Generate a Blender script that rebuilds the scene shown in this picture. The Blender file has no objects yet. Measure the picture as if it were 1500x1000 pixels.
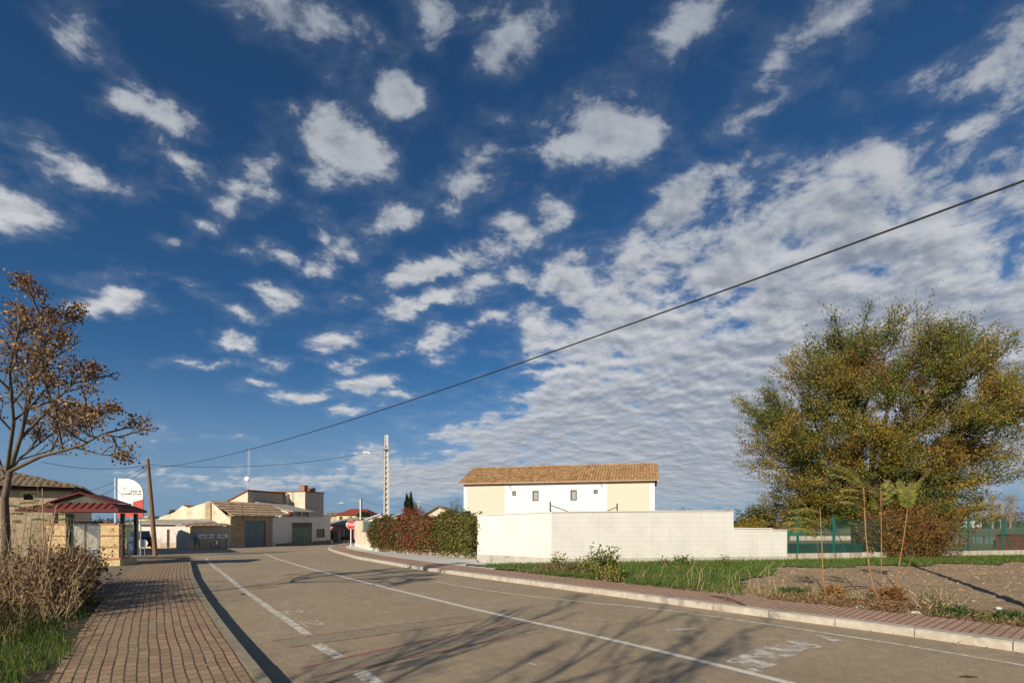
import bpy, math, random
import numpy as np
from mathutils import Vector, Matrix, noise as mnoise
random.seed(7)
R = np.random.default_rng(11)
S = bpy.context.scene
COL = S.collection
rad = math.radians
CH, F, H = 1.65, 720.0, 762.0            # eye height, focal length and horizon row of the 1500 px frame

# ---------------------------------------------------------------- terrain and survey helpers
def drop(Y):
    return 1.8*(1-math.exp(-(max(Y, 0)/55.0)**2))
def g(Y):
    return -drop(Y)
def G(px, py, dz=0.0):
    """ground point seen at a pixel of the photograph (true position on the sloping ground)"""
    lo, hi = 0.5, 3000.0
    t = (py-H)/F
    for _ in range(60):
        m = (lo*hi)**.5
        if (CH-g(m)-dz)/m > t: lo = m
        else: hi = m
    return Vector(((px-750)/F*lo, lo, g(lo)+dz))
def A(px, py, Y):
    return Vector(((px-750)/F*Y, Y, CH+(H-py)/F*Y))
def colhit(P0, P1, px):
    a = (px-750)/F
    dx, dy = P1[0]-P0[0], P1[1]-P0[1]
    t = (a*P0[1]-P0[0])/(dx-a*dy)
    return t*math.hypot(dx, dy), P0[1]+dy*t
def zat(py, Y):
    return CH+(H-py)/F*Y

# ---------------------------------------------------------------- object helpers
def tag(o, label, cat, group=None, kind=None):
    o['label'] = label; o['category'] = cat
    if group: o['group'] = group
    if kind: o['kind'] = kind
    return o
def empty(name, loc, label, cat, rz=0, group=None):
    o = bpy.data.objects.new(name, None); COL.objects.link(o)
    o.location = loc; o.rotation_euler.z = rz; o.empty_display_size = .3
    return tag(o, label, cat, group)
def struct(o):
    o['kind'] = 'structure'; return o
def stuff(o, label, cat):
    return tag(o, label, cat, kind='stuff')
def copy_tree(o, parent=None):
    c = o.copy(); COL.objects.link(c); c.parent = parent
    for ch in o.children: copy_tree(ch, c)
    return c

def link_mesh(name, me, mats, parent=None, smooth=False):
    for m in (mats if isinstance(mats, (list, tuple)) else [mats]): me.materials.append(m)
    if smooth:
        me.polygons.foreach_set('use_smooth', [True]*len(me.polygons))
    o = bpy.data.objects.new(name, me); COL.objects.link(o)
    if parent: o.parent = parent
    return o

class MB:
    def __init__(s): s.v = []; s.f = []; s.mi = []; s.uv = None; s.m = 0
    def face(s, idx): s.f.append(tuple(idx)); s.mi.append(s.m)
    def quad(s, *p):
        n = len(s.v); s.v += [tuple(q) for q in p]; s.face(range(n, n+len(p)))
    def box(s, x0, x1, y0, y1, z0, z1, M=None):
        n = len(s.v)
        c = [(x, y, z) for z in (z0, z1) for y in (y0, y1) for x in (x0, x1)]
        if M is not None: c = [tuple(M @ Vector(q)) for q in c]
        s.v += c
        for q in ((0, 2, 3, 1), (4, 5, 7, 6), (0, 1, 5, 4), (2, 6, 7, 3), (0, 4, 6, 2), (1, 3, 7, 5)):
            s.face([n+i for i in q])
    def prism(s, pts, axis, a0, a1):
        """extrude 2D outline pts along an axis ('x': pts=(y,z); 'y': pts=(x,z); 'z': pts=(x,y))"""
        n = len(s.v); k = len(pts)
        for a in (a0, a1):
            for p, q in pts:
                s.v.append({'x': (a, p, q), 'y': (p, a, q), 'z': (p, q, a)}[axis])
        s.face([n+i for i in range(k)][::-1]); s.face([n+k+i for i in range(k)])
        for i in range(k):
            j = (i+1) % k
            s.face((n+i, n+j, n+k+j, n+k+i))
    def tube(s, pts, rads, n=6, cap=True):
        pts = [Vector(p) for p in pts]
        if not hasattr(rads, '__len__'): rads = [rads]*len(pts)
        base = len(s.v); prev = None
        for i, p in enumerate(pts):
            d = (pts[min(i+1, len(pts)-1)]-pts[max(i-1, 0)])
            d = d.normalized() if d.length > 1e-9 else Vector((0, 0, 1))
            if prev is None:
                u = d.orthogonal().normalized()
            else:
                u = (prev-d*prev.dot(d))
                u = u.normalized() if u.length > 1e-6 else d.orthogonal().normalized()
            prev = u; w = d.cross(u)
            for k in range(n):
                a = 2*math.pi*k/n
                s.v.append(tuple(p+(u*math.cos(a)+w*math.sin(a))*rads[i]))
        for i in range(len(pts)-1):
            for k in range(n):
                a, b = base+i*n+k, base+i*n+(k+1) % n
                s.face((a, b, b+n, a+n))
        if cap:
            s.face([base+k for k in range(n)][::-1]); s.face([base+(len(pts)-1)*n+k for k in range(n)])
    def lathe(s, prof, n=20, c=(0, 0)):
        base = len(s.v)
        for r, z in prof:
            for k in range(n):
                a = 2*math.pi*k/n; s.v.append((c[0]+r*math.cos(a), c[1]+r*math.sin(a), z))
        for i in range(len(prof)-1):
            for k in range(n):
                a, b = base+i*n+k, base+i*n+(k+1) % n
                s.face((a, b, b+n, a+n))
        s.face([base+k for k in range(n)][::-1]); s.face([base+(len(prof)-1)*n+k for k in range(n)])
    def build(s, name, mats, parent=None, smooth=False, loc=None):
        me = bpy.data.meshes.new(name); me.from_pydata(s.v, [], s.f)
        if max(s.mi or [0]) > 0: me.polygons.foreach_set('material_index', s.mi)
        if s.uv is not None:
            l = me.uv_layers.new(name='UVMap'); li = np.empty(len(me.loops), dtype=np.int32)
            me.loops.foreach_get('vertex_index', li)
            l.data.foreach_set('uv', np.array(s.uv, dtype=np.float32)[li].ravel())
        me.update()
        o = link_mesh(name, me, mats, parent, smooth)
        if loc is not None: o.location = loc
        return o

def fast_mesh(name, V, n_per, mats, cols=None, parent=None):
    """V: (N*n_per,3) vertices, each run of n_per one face"""
    me = bpy.data.meshes.new(name); nv = len(V); nf = nv//n_per
    me.vertices.add(nv); me.vertices.foreach_set('co', np.asarray(V, dtype=np.float32).ravel())
    me.loops.add(nv); me.loops.foreach_set('vertex_index', np.arange(nv, dtype=np.int32))
    me.polygons.add(nf)
    me.polygons.foreach_set('loop_start', np.arange(0, nv, n_per, dtype=np.int32))
    me.polygons.foreach_set('loop_total', np.full(nf, n_per, dtype=np.int32))
    if cols is not None:
        a = me.attributes.new('Col', 'FLOAT_COLOR', 'POINT')
        c = np.ones((nv, 4), dtype=np.float32); c[:, :3] = np.repeat(cols, n_per, axis=0)
        a.data.foreach_set('color', c.ravel())
    me.update(calc_edges=True)
    return link_mesh(name, me, mats, parent)

def leaf_verts(P, size, D=None, aspect=.5, spread=1.0):
    """rhombic leaves at P (N,3); D preferred axis (N,3)"""
    N = len(P); P = np.asarray(P, float); size = np.broadcast_to(np.asarray(size, float), (N,))
    d = R.normal(size=(N, 3))*spread
    if D is not None: d = d*.6 + np.asarray(D)
    d /= np.linalg.norm(d, axis=1)[:, None]
    w = np.cross(d, R.normal(size=(N, 3))); w /= (np.linalg.norm(w, axis=1)[:, None]+1e-9)
    l = size[:, None]
    V = np.stack([P, P+d*l*.5+w*l*aspect*.5, P+d*l, P+d*l*.45-w*l*aspect*.5], axis=1)
    return V.reshape(-1, 3)

def pal(N, cols, wts, jit=.18):
    c = np.array(cols)[R.choice(len(cols), N, p=np.array(wts)/sum(wts))]
    return c*(1+R.normal(size=(N, 1))*jit).clip(.5, 1.6)

# ---------------------------------------------------------------- materials
def newmat(name):
    m = bpy.data.materials.new(name); m.use_nodes = True
    nt = m.node_tree; b = nt.nodes['Principled BSDF']
    return m, nt, b
def N(nt, t, **k):
    n = nt.nodes.new(t)
    for a, v in k.items():
        if a in ('inp',):
            for q, w in v.items(): n.inputs[q].default_value = w
        else: setattr(n, a, v)
    return n
def L(nt, a, b): nt.links.new(a, b)
def mixc(nt, fac, a, b, mode='MIX'):
    n = nt.nodes.new('ShaderNodeMix'); n.data_type = 'RGBA'; n.blend_type = mode
    for sock, v in ((n.inputs[0], fac), (n.inputs[6], a), (n.inputs[7], b)):
        if hasattr(v, 'links'): nt.links.new(v, sock)
        elif isinstance(v, (int, float)): sock.default_value = v
        else: sock.default_value = (*v, 1)
    return n.outputs[2]
def ramp(nt, fac, a, b, c0=0.0, c1=1.0):
    n = nt.nodes.new('ShaderNodeMapRange'); n.interpolation_type = 'SMOOTHSTEP'
    n.inputs[1].default_value = a; n.inputs[2].default_value = b
    n.inputs[3].default_value = c0; n.inputs[4].default_value = c1
    nt.links.new(fac, n.inputs[0]); return n.outputs[0]
def math_(nt, op, a, b=None, c=None):
    n = nt.nodes.new('ShaderNodeMath'); n.operation = op
    for i, v in enumerate((a, b, c)):
        if v is None: continue
        if hasattr(v, 'links'): nt.links.new(v, n.inputs[i])
        else: n.inputs[i].default_value = v
    return n.outputs[0]
def noise(nt, vec, scale, detail=4, rough=.55, dist=0.0):
    n = N(nt, 'ShaderNodeTexNoise', inp={'Scale': scale, 'Detail': detail, 'Roughness': rough, 'Distortion': dist})
    nt.links.new(vec, n.inputs['Vector']); return n.outputs[0]
def bump(nt, b, h, strength=.3, dist=.02):
    n = N(nt, 'ShaderNodeBump', inp={'Strength': strength, 'Distance': dist})
    nt.links.new(h, n.inputs['Height']); nt.links.new(n.outputs[0], b.inputs['Normal'])
def mat(name, col, col2=None, rough=.85, scale=2.0, var=.12, bs=30, bstr=.25, metal=0.0, stain=None, stain_scale=.8, stretch=None):
    m, nt, b = newmat(name)
    tc = nt.nodes.new('ShaderNodeTexCoord').outputs['Object']
    if stretch:
        mp = N(nt, 'ShaderNodeMapping'); mp.inputs['Scale'].default_value = stretch
        L(nt, tc, mp.inputs[0]); tcs = mp.outputs[0]
    else: tcs = tc
    c2 = col2 or tuple(min(1, x*(1+var)) for x in col); c1 = tuple(x*(1-var) for x in col) if col2 is None else col
    f = ramp(nt, noise(nt, tcs, scale, 6, .6), .3, .7)
    out = mixc(nt, f, c1, c2)
    if stain:
        f2 = ramp(nt, noise(nt, tcs, stain_scale, 6, .65, .3), .52, .72)
        out = mixc(nt, f2, out, stain)
    L(nt, out, b.inputs['Base Color'])
    b.inputs['Roughness'].default_value = rough; b.inputs['Metallic'].default_value = metal
    if bstr: bump(nt, b, noise(nt, tc, bs, 4, .6), bstr, .015)
    return m
def leafmat(name, trans=.35, rough=.6):
    m, nt, b = newmat(name)
    at = N(nt, 'ShaderNodeAttribute', attribute_name='Col')
    L(nt, at.outputs['Color'], b.inputs['Base Color']); b.inputs['Roughness'].default_value = rough
    b.inputs['Specular IOR Level'].default_value = .25
    tr = nt.nodes.new('ShaderNodeBsdfTranslucent'); L(nt, at.outputs['Color'], tr.inputs['Color'])
    mx = nt.nodes.new('ShaderNodeMixShader'); mx.inputs[0].default_value = trans
    L(nt, b.outputs[0], mx.inputs[1]); L(nt, tr.outputs[0], mx.inputs[2])
    L(nt, mx.outputs[0], nt.nodes['Material Output'].inputs['Surface'])
    return m
LEAF = leafmat('foliage')
STRAW = leafmat('dry_foliage', .15, .9)
M = {}
M['white_plaster'] = mat('white_plaster', (.70, .705, .70), scale=1.2, var=.03, bs=25, bstr=.12)
M['cream_plaster'] = mat('cream_plaster', (.58, .525, .415), (.64, .585, .47), scale=6, bs=40, bstr=.2)
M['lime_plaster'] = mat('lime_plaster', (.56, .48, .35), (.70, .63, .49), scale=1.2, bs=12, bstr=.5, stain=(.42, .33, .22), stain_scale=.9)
M['old_plaster'] = mat('old_plaster', (.50, .47, .42), (.62, .59, .54), scale=1.5, bs=12, bstr=.5, stain=(.33, .28, .23), stain_scale=.7)
M['pale_wall'] = mat('pale_wall', (.62, .58, .52), (.70, .66, .60), scale=1.0, bs=10, bstr=.3, stain=(.5, .44, .38), stain_scale=.6)
M['adobe'] = mat('adobe', (.34, .25, .15), (.45, .34, .21), scale=2.2, bs=9, bstr=.7, stain=(.25, .18, .11), stain_scale=1.5)
M['stone'] = mat('rubble_stone', (.50, .38, .23), (.68, .54, .35), scale=3.5, bs=6, bstr=.9, stain=(.36, .26, .16), stain_scale=3)
M['sandstone'] = mat('sandstone', (.58, .42, .20), (.70, .55, .30), scale=5, bs=14, bstr=.7, stain=(.38, .24, .12), stain_scale=4)
M['concrete'] = mat('concrete', (.40, .38, .33), (.52, .49, .43), scale=3, bs=40, bstr=.3, stain=(.28, .26, .22), stain_scale=1.5)
M['concrete_pale'] = mat('concrete_pale', (.50, .49, .45), (.60, .58, .53), scale=3, bs=40, bstr=.2)
M['dirty_concrete'] = mat('dirty_concrete', (.36, .32, .25), (.58, .53, .43), scale=2.5, bs=14, bstr=.4, stain=(.17, .13, .09), stain_scale=3, stretch=(1, 1, .25))
M['render_grey'] = mat('render_grey', (.40, .33, .25), (.48, .40, .31), scale=.8, bs=10, bstr=.3, stain=(.32, .25, .19), stain_scale=.6, stretch=(1, 1, 2))  # dull render, also the painted shade tone of fronts turned from the sun
M['pink_render'] = mat('pink_render', (.42, .20, .15), (.50, .26, .20), scale=1.2)
M['yellow_render'] = mat('yellow_render', (.70, .58, .32), scale=1.5)
M['red_door'] = mat('red_door', (.20, .02, .02), rough=.5, bstr=0)
M['ochre_door'] = mat('ochre_door', (.50, .27, .05), rough=.6, bstr=.1)
M['blue_steel'] = mat('blue_grey_steel', (.10, .16, .185), (.14, .21, .235), scale=3, rough=.5, bstr=.05, stain=(.09, .12, .13), stain_scale=2)
M['green_steel'] = mat('green_steel', (.075, .135, .11), (.10, .17, .14), scale=3, rough=.5, bstr=.05)
M['fence_green'] = mat('fence_green', (.01, .10, .075), (.02, .13, .10), rough=.45, bstr=0)
M['dark_net'] = mat('dark_net', (.015, .04, .035), rough=.9, bstr=.2)
M['dark_metal'] = mat('dark_metal', (.03, .032, .035), rough=.5, bstr=0)
M['pillar_green'] = mat('pillar_green', (.02, .035, .03), rough=.35, bstr=0)
M['galv'] = mat('galvanised', (.42, .44, .46), rough=.45, metal=.4, bstr=0)
M['white_paint'] = mat('white_paint', (.78, .78, .77), var=.04, rough=.5, bstr=0)
M['red_paint'] = mat('red_paint', (.55, .02, .02), rough=.4, bstr=0)
M['red_roof'] = mat('red_metal_roof', (.17, .026, .024), (.13, .028, .024), rough=.8, scale=3, bstr=.03)
M['shade_cloth'] = mat('grey_gable', (.07, .075, .05), (.11, .11, .08), scale=4)
M['glass'] = None
M['wood'] = mat('weathered_wood', (.17, .09, .045), (.26, .15, .08), scale=6, bs=30, stretch=(4, 4, .4))
M['dark_brown'] = mat('dark_brown', (.06, .035, .02), bstr=.1)
M['rust'] = mat('rust', (.20, .06, .03), (.12, .04, .025), scale=4)
M['brick'] = mat('brick_red', (.42, .18, .10), (.30, .13, .08), scale=9)
M['blue_plastic'] = mat('blue_plastic', (.03, .09, .22), rough=.4, bstr=0)
M['black'] = mat('black', (.012, .012, .014), rough=.3, bstr=0)
M['car_black'] = mat('car_black', (.008, .009, .011), rough=.15, bstr=0)
M['rubber'] = mat('rubber', (.02, .02, .02), rough=.9, bstr=0)
M['tail_red'] = mat('tail_red', (.3, .01, .01), rough=.2, bstr=0)
M['sign_grey'] = mat('sign_grey', (.60, .62, .64), rough=.5, bstr=0)
M['sign_text'] = mat('sign_text', (.06, .06, .07), bstr=0)
M['emblem'] = mat('emblem_grey', (.62, .61, .58), bstr=0)
M['totem_red'] = mat('totem_red', (.50, .055, .03), rough=.45, bstr=0)
M['pale_blue'] = mat('pale_blue_steel', (.36, .47, .56), rough=.45, bstr=0)
M['bark'] = mat('bark', (.06, .045, .033), (.115, .09, .068), scale=8, bs=18, bstr=.8, stretch=(1, 1, .3))
M['bark_grey'] = mat('bark_grey', (.085, .065, .045), (.15, .12, .085), scale=8, bs=25, bstr=.6)
M['sapling_stem'] = mat('sapling_stem', (.26, .13, .05), (.36, .21, .09), scale=9, bstr=.2)
M['dry_stem'] = mat('dry_stem', (.36, .25, .13), (.46, .34, .19), scale=9, bstr=.2)
M['fibre'] = mat('fibre_cement', (.30, .28, .24), (.40, .37, .32), scale=1.5, bs=12, stain=(.2, .18, .15))
M['cable'] = mat('cable', (.012, .012, .012), rough=.8, bstr=0)
M['terracotta_pot'] = mat('white_pot', (.65, .63, .60), bstr=0)
def glassmat():
    m, nt, b = newmat('window_glass')
    b.inputs['Base Color'].default_value = (.05, .06, .07, 1); b.inputs['Roughness'].default_value = .08
    b.inputs['Specular IOR Level'].default_value = .8
    return m
M['glass'] = glassmat()
def frosted():
    m, nt, b = newmat('frosted_glass')
    b.inputs['Base Color'].default_value = (.30, .31, .30, 1); b.inputs['Roughness'].default_value = .3
    return m
M['frosted'] = frosted()
def shelterglass():
    m, nt, b = newmat('shelter_glass')
    b.inputs['Base Color'].default_value = (.75, .82, .84, 1); b.inputs['Roughness'].default_value = .06
    b.inputs['Transmission Weight'].default_value = .85; b.inputs['IOR'].default_value = 1.05
    return m
M['shelter_glass'] = shelterglass()
def tilemat(name, a, b_, moss):
    m, nt, b = newmat(name)
    tc = nt.nodes.new('ShaderNodeTexCoord').outputs['Object']
    gi = nt.nodes.new('ShaderNodeNewGeometry').outputs['Random Per Island']
    c = mixc(nt, gi, a, b_)
    f = ramp(nt, noise(nt, tc, 1.3, 6, .7), .48, .66)
    c = mixc(nt, f, c, moss)
    c = mixc(nt, math_(nt, 'MULTIPLY', noise(nt, tc, 14, 4, .6), .55), c, (.09, .06, .035))
    L(nt, c, b.inputs['Base Color']); b.inputs['Roughness'].default_value = .9
    bump(nt, b, noise(nt, tc, 40, 3, .6), .3, .01)
    return m
M['tile_house'] = tilemat('tile_terracotta', (.56, .34, .15), (.30, .15, .065), (.38, .29, .13))
M['tile_old'] = tilemat('tile_lichen', (.40, .30, .19), (.28, .19, .12), (.33, .28, .18))
M['tile_red'] = tilemat('tile_red', (.36, .08, .035), (.26, .06, .03), (.24, .09, .05))
M['tile_pale'] = tilemat('tile_pale', (.46, .28, .18), (.36, .20, .12), (.42, .36, .28))
def blockmat(name, rotz):
    """painted concrete block wall: courses of joints in object space"""
    m, nt, b = newmat(name)
    uv = nt.nodes.new('ShaderNodeTexCoord').outputs['UV']
    br = N(nt, 'ShaderNodeTexBrick', inp={'Scale': 1.0, 'Mortar Size': .006, 'Mortar Smooth': .6, 'Brick Width': .4, 'Row Height': .2})
    L(nt, uv, br.inputs['Vector'])
    n1 = noise(nt, uv, .9, 6, .6); n2 = noise(nt, uv, 30, 4, .6)
    c = mixc(nt, ramp(nt, n1, .35, .7), (.70, .685, .65), (.64, .615, .565))
    c = mixc(nt, math_(nt, 'MULTIPLY', br.outputs['Fac'], .42), c, (.42, .37, .30))
    sxyz = nt.nodes.new('ShaderNodeSeparateXYZ'); L(nt, uv, sxyz.inputs[0])
    foot = math_(nt, 'MULTIPLY', ramp(nt, sxyz.outputs['Y'], .15, .75, 1, 0), ramp(nt, noise(nt, uv, 2.2, 6, .7), .42, .68, 0, .5))
    c = mixc(nt, foot, c, (.42, .36, .27))
    sx = N(nt, 'ShaderNodeMapping'); sx.inputs['Scale'].default_value = (6, .5, 1); L(nt, uv, sx.inputs[0])
    st = ramp(nt, noise(nt, sx.outputs[0], 1.0, 5, .7), .50, .78, 0, .5)
    c = mixc(nt, st, c, (.5, .44, .35))
    L(nt, c, b.inputs['Base Color']); b.inputs['Roughness'].default_value = .8
    h = math_(nt, 'SUBTRACT', math_(nt, 'MULTIPLY', n2, .25), br.outputs['Fac'])
    bump(nt, b, h, .35, .012)
    return m
M['block'] = blockmat('painted_block', 0)

def geo_pos(nt): return nt.nodes.new('ShaderNodeNewGeometry').outputs['Position']
def asphalt(name, a, b_, crack=True):
    m, nt, b = newmat(name)
    p = geo_pos(nt)
    sp = noise(nt, p, 130, 3, .8); sp2 = noise(nt, p, 38, 3, .7)
    big = noise(nt, p, .35, 6, .6)
    c = mixc(nt, ramp(nt, big, .3, .7), a, b_)
    c = mixc(nt, ramp(nt, sp, .36, .56, .6, 0), c, (.07, .058, .045))
    c = mixc(nt, ramp(nt, sp, .56, .72, 0, .6), c, (.62, .53, .38))
    c = mixc(nt, ramp(nt, sp2, .35, .7, .22, 0), c, (.10, .09, .075))
    mid = noise(nt, p, 55, 2, .9)
    c = mixc(nt, ramp(nt, mid, .30, .52, .62, 0), c, (.10, .082, .06))
    c = mixc(nt, ramp(nt, mid, .56, .74, 0, .6), c, (.70, .60, .43))
    c = mixc(nt, ramp(nt, noise(nt, p, 5.5, 5, .7), .38, .66, .34, 0), c, (.17, .14, .10))
    c = mixc(nt, ramp(nt, noise(nt, p, .55, 4, .6, .6), .52, .70, 0, .28), c, (.20, .165, .115))
    if crack:
        v = N(nt, 'ShaderNodeTexVoronoi', feature='DISTANCE_TO_EDGE', inp={'Scale': .22})
        ad = N(nt, 'ShaderNodeVectorMath', operation='MULTIPLY_ADD'); 
        nn = N(nt, 'ShaderNodeTexNoise', inp={'Scale': 1.2, 'Detail': 5}); L(nt, p, nn.inputs['Vector'])
        L(nt, nn.outputs['Color'], ad.inputs[0]); ad.inputs[1].default_value = (1.2, 1.2, 1.2); L(nt, p, ad.inputs[2])
        L(nt, ad.outputs[0], v.inputs['Vector'])
        cf = math_(nt, 'MULTIPLY', ramp(nt, v.outputs['Distance'], .0, .0022, 1, 0), ramp(nt, noise(nt, p, .25, 3, .5), .5, .62))
        c = mixc(nt, math_(nt, 'MULTIPLY', cf, .8), c, (.045, .04, .035))
        # oil drips and wheel polish
        c = mixc(nt, ramp(nt, noise(nt, p, 1.1, 5, .65, .5), .62, .76, 0, .30), c, (.09, .08, .065))
    L(nt, c, b.inputs['Base Color']); b.inputs['Roughness'].default_value = .85
    bump(nt, b, math_(nt, 'ADD', sp, math_(nt, 'MULTIPLY', sp2, .8)), .55, .012)
    return m
M['asphalt'] = asphalt('asphalt', (.50, .375, .22), (.60, .46, .28))
M['patch'] = asphalt('asphalt_patch', (.40, .315, .20), (.48, .375, .245), False)
def worn(name, col, lo, hi, under=(.225, .188, .135), sc=9):
    m, nt, b = newmat(name); p = geo_pos(nt)
    n1 = noise(nt, p, sc, 6, .75); n2 = noise(nt, p, 110, 3, .8)
    f = ramp(nt, math_(nt, 'ADD', math_(nt, 'MULTIPLY', n1, .65), math_(nt, 'MULTIPLY', n2, .35)), lo, hi)
    tp = nt.nodes.new('ShaderNodeBsdfTransparent')
    b.inputs['Base Color'].default_value = (*col, 1); b.inputs['Roughness'].default_value = .7
    bump(nt, b, n2, .4, .01)
    mx = nt.nodes.new('ShaderNodeMixShader'); L(nt, f, mx.inputs[0]); L(nt, tp.outputs[0], mx.inputs[1]); L(nt, b.outputs[0], mx.inputs[2])
    L(nt, mx.outputs[0], nt.nodes['Material Output'].inputs['Surface'])
    return m
M['paint_solid'] = worn('road_paint', (.66, .63, .56), .36, .44)
M['paint_worn'] = worn('road_paint_worn', (.66, .61, .50), .36, .54)
M['paint_faint'] = worn('road_paint_faded', (.66, .62, .54), .44, .57, sc=4)
M['paint_pink'] = worn('survey_paint_pink', (.42, .14, .13), .42, .58, sc=7)
def paving(name, swap, a, b_, grey=None, moss=True):
    m, nt, b = newmat(name)
    uv = nt.nodes.new('ShaderNodeTexCoord').outputs['UV']
    mp = N(nt, 'ShaderNodeMapping')
    if not swap: mp.inputs['Rotation'].default_value = (0, 0, rad(90))
    L(nt, uv, mp.inputs[0])
    wn = N(nt, 'ShaderNodeTexNoise', inp={'Scale': .8, 'Detail': 3}); L(nt, uv, wn.inputs['Vector'])
    wa = N(nt, 'ShaderNodeVectorMath', operation='MULTIPLY_ADD'); L(nt, wn.outputs['Color'], wa.inputs[0])
    wa.inputs[1].default_value = (.05, .05, 0); L(nt, mp.outputs[0], wa.inputs[2])
    br = N(nt, 'ShaderNodeTexBrick', inp={'Scale': 1.0, 'Mortar Size': .0085, 'Mortar Smooth': .35, 'Brick Width': .2, 'Row Height': .1, 'Bias': 0.0})
    br.inputs['Color1'].default_value = (*a, 1); br.inputs['Color2'].default_value = (*b_, 1)
    br.inputs['Mortar'].default_value = (.035, .027, .018, 1)
    L(nt, wa.outputs[0], br.inputs['Vector'])
    n1 = noise(nt, uv, .7, 5, .6); n2 = noise(nt, uv, 35, 4, .7)
    c = br.outputs['Color']
    c = mixc(nt, ramp(nt, n2, .3, .7, .35, 0), c, (.10, .065, .045))
    c = mixc(nt, ramp(nt, n1, .42, .72, 0, .55), c, (.24, .185, .11))
    c = mixc(nt, ramp(nt, noise(nt, uv, 4.5, 6, .7), .55, .75, 0, .5), c, (.12, .09, .055))
    if moss:
        mpm = N(nt, 'ShaderNodeMapping'); mpm.inputs['Scale'].default_value = (3.2, .35, 1); L(nt, uv, mpm.inputs[0])
        mo = math_(nt, 'MULTIPLY', ramp(nt, noise(nt, mpm.outputs[0], 1.0, 4, .6), .52, .62), br.outputs['Fac'])
        c = mixc(nt, mo, c, (.07, .09, .02))
    L(nt, c, b.inputs['Base Color']); b.inputs['Roughness'].default_value = .85
    h = math_(nt, 'SUBTRACT', math_(nt, 'MULTIPLY', n2, .3), br.outputs['Fac'])
    bump(nt, b, h, .7, .02)
    return m
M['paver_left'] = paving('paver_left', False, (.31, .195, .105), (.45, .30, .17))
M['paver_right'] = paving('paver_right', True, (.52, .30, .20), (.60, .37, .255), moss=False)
M['slab'] = paving('slab_grey', True, (.24, .20, .14), (.29, .24, .17))
def soilmat(name, a, b_, c_, s1=.5, extra=None):
    m, nt, b = newmat(name); p = geo_pos(nt)
    c = mixc(nt, ramp(nt, noise(nt, p, s1, 6, .65), .35, .65), a, b_)
    c = mixc(nt, ramp(nt, noise(nt, p, 9, 6, .7), .45, .7, 0, .8), c, c_)
    if extra: c = mixc(nt, ramp(nt, noise(nt, p, .9, 5, .7), .5, .6), c, extra)
    L(nt, c, b.inputs['Base Color']); b.inputs['Roughness'].default_value = .95
    bump(nt, b, math_(nt, 'ADD', noise(nt, p, 22, 5, .75), noise(nt, p, 6, 4, .6)), .9, .06)
    return m
M['soil'] = soilmat('tilled_soil', (.35, .25, .145), (.43, .32, .195), (.23, .155, .085))
M['verge'] = soilmat('verge_earth', (.10, .075, .045), (.16, .12, .07), (.05, .06, .02), extra=(.05, .075, .02))
M['turf'] = soilmat('turf', (.08, .15, .025), (.13, .18, .04), (.17, .14, .065), 1.4)
M['plain'] = soilmat('plain', (.10, .13, .04), (.20, .18, .09), (.10, .09, .045), .03)
M['plain2'] = soilmat('yard_grass', (.11, .12, .05), (.16, .15, .08), (.08, .09, .035), .3)
# ---------------------------------------------------------------- world, sun, camera
SUN_AZ, SUN_EL = rad(211), rad(25)      # azimuth clockwise from +Y
W = bpy.data.worlds.new("World"); S.world = W; W.use_nodes = True
nt = W.node_tree; bg = nt.nodes['Background']; bg.inputs['Strength'].default_value = SKY_STR = .08
CB, CD = 7.6, 3.2
sky = N(nt, 'ShaderNodeTexSky'); sky.sky_type = 'NISHITA'; sky.sun_disc = False
sky.sun_elevation = SUN_EL; sky.sun_rotation = SUN_AZ; sky.air_density = 1.0; sky.dust_density = .35; sky.ozone_density = 3.5
sky.altitude = 700
dirn = nt.nodes.new('ShaderNodeTexCoord').outputs['Generated']
sep = nt.nodes.new('ShaderNodeSeparateXYZ'); L(nt, dirn, sep.inputs[0])
dz = math_(nt, 'ADD', math_(nt, 'MAXIMUM', sep.outputs['Z'], 0.0), .19)
cb = nt.nodes.new('ShaderNodeCombineXYZ')
L(nt, math_(nt, 'DIVIDE', sep.outputs['X'], dz), cb.inputs[0]); L(nt, math_(nt, 'DIVIDE', sep.outputs['Y'], dz), cb.inputs[1])
P2 = cb.outputs[0]
# warped direction for ragged outlines
wn = N(nt, 'ShaderNodeTexNoise', inp={'Scale': 6.0, 'Detail': 6, 'Roughness': .62}); L(nt, dirn, wn.inputs['Vector'])
ws = N(nt, 'ShaderNodeVectorMath', operation='MULTIPLY_ADD'); L(nt, wn.outputs['Color'], ws.inputs[0])
ws.inputs[1].default_value = (.11, .11, .08)
wa = N(nt, 'ShaderNodeVectorMath', operation='SUBTRACT'); L(nt, dirn, wa.inputs[0]); wa.inputs[1].default_value = (.055, .055, .04)
L(nt, wa.outputs[0], ws.inputs[2]); DW = ws.outputs[0]
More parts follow.
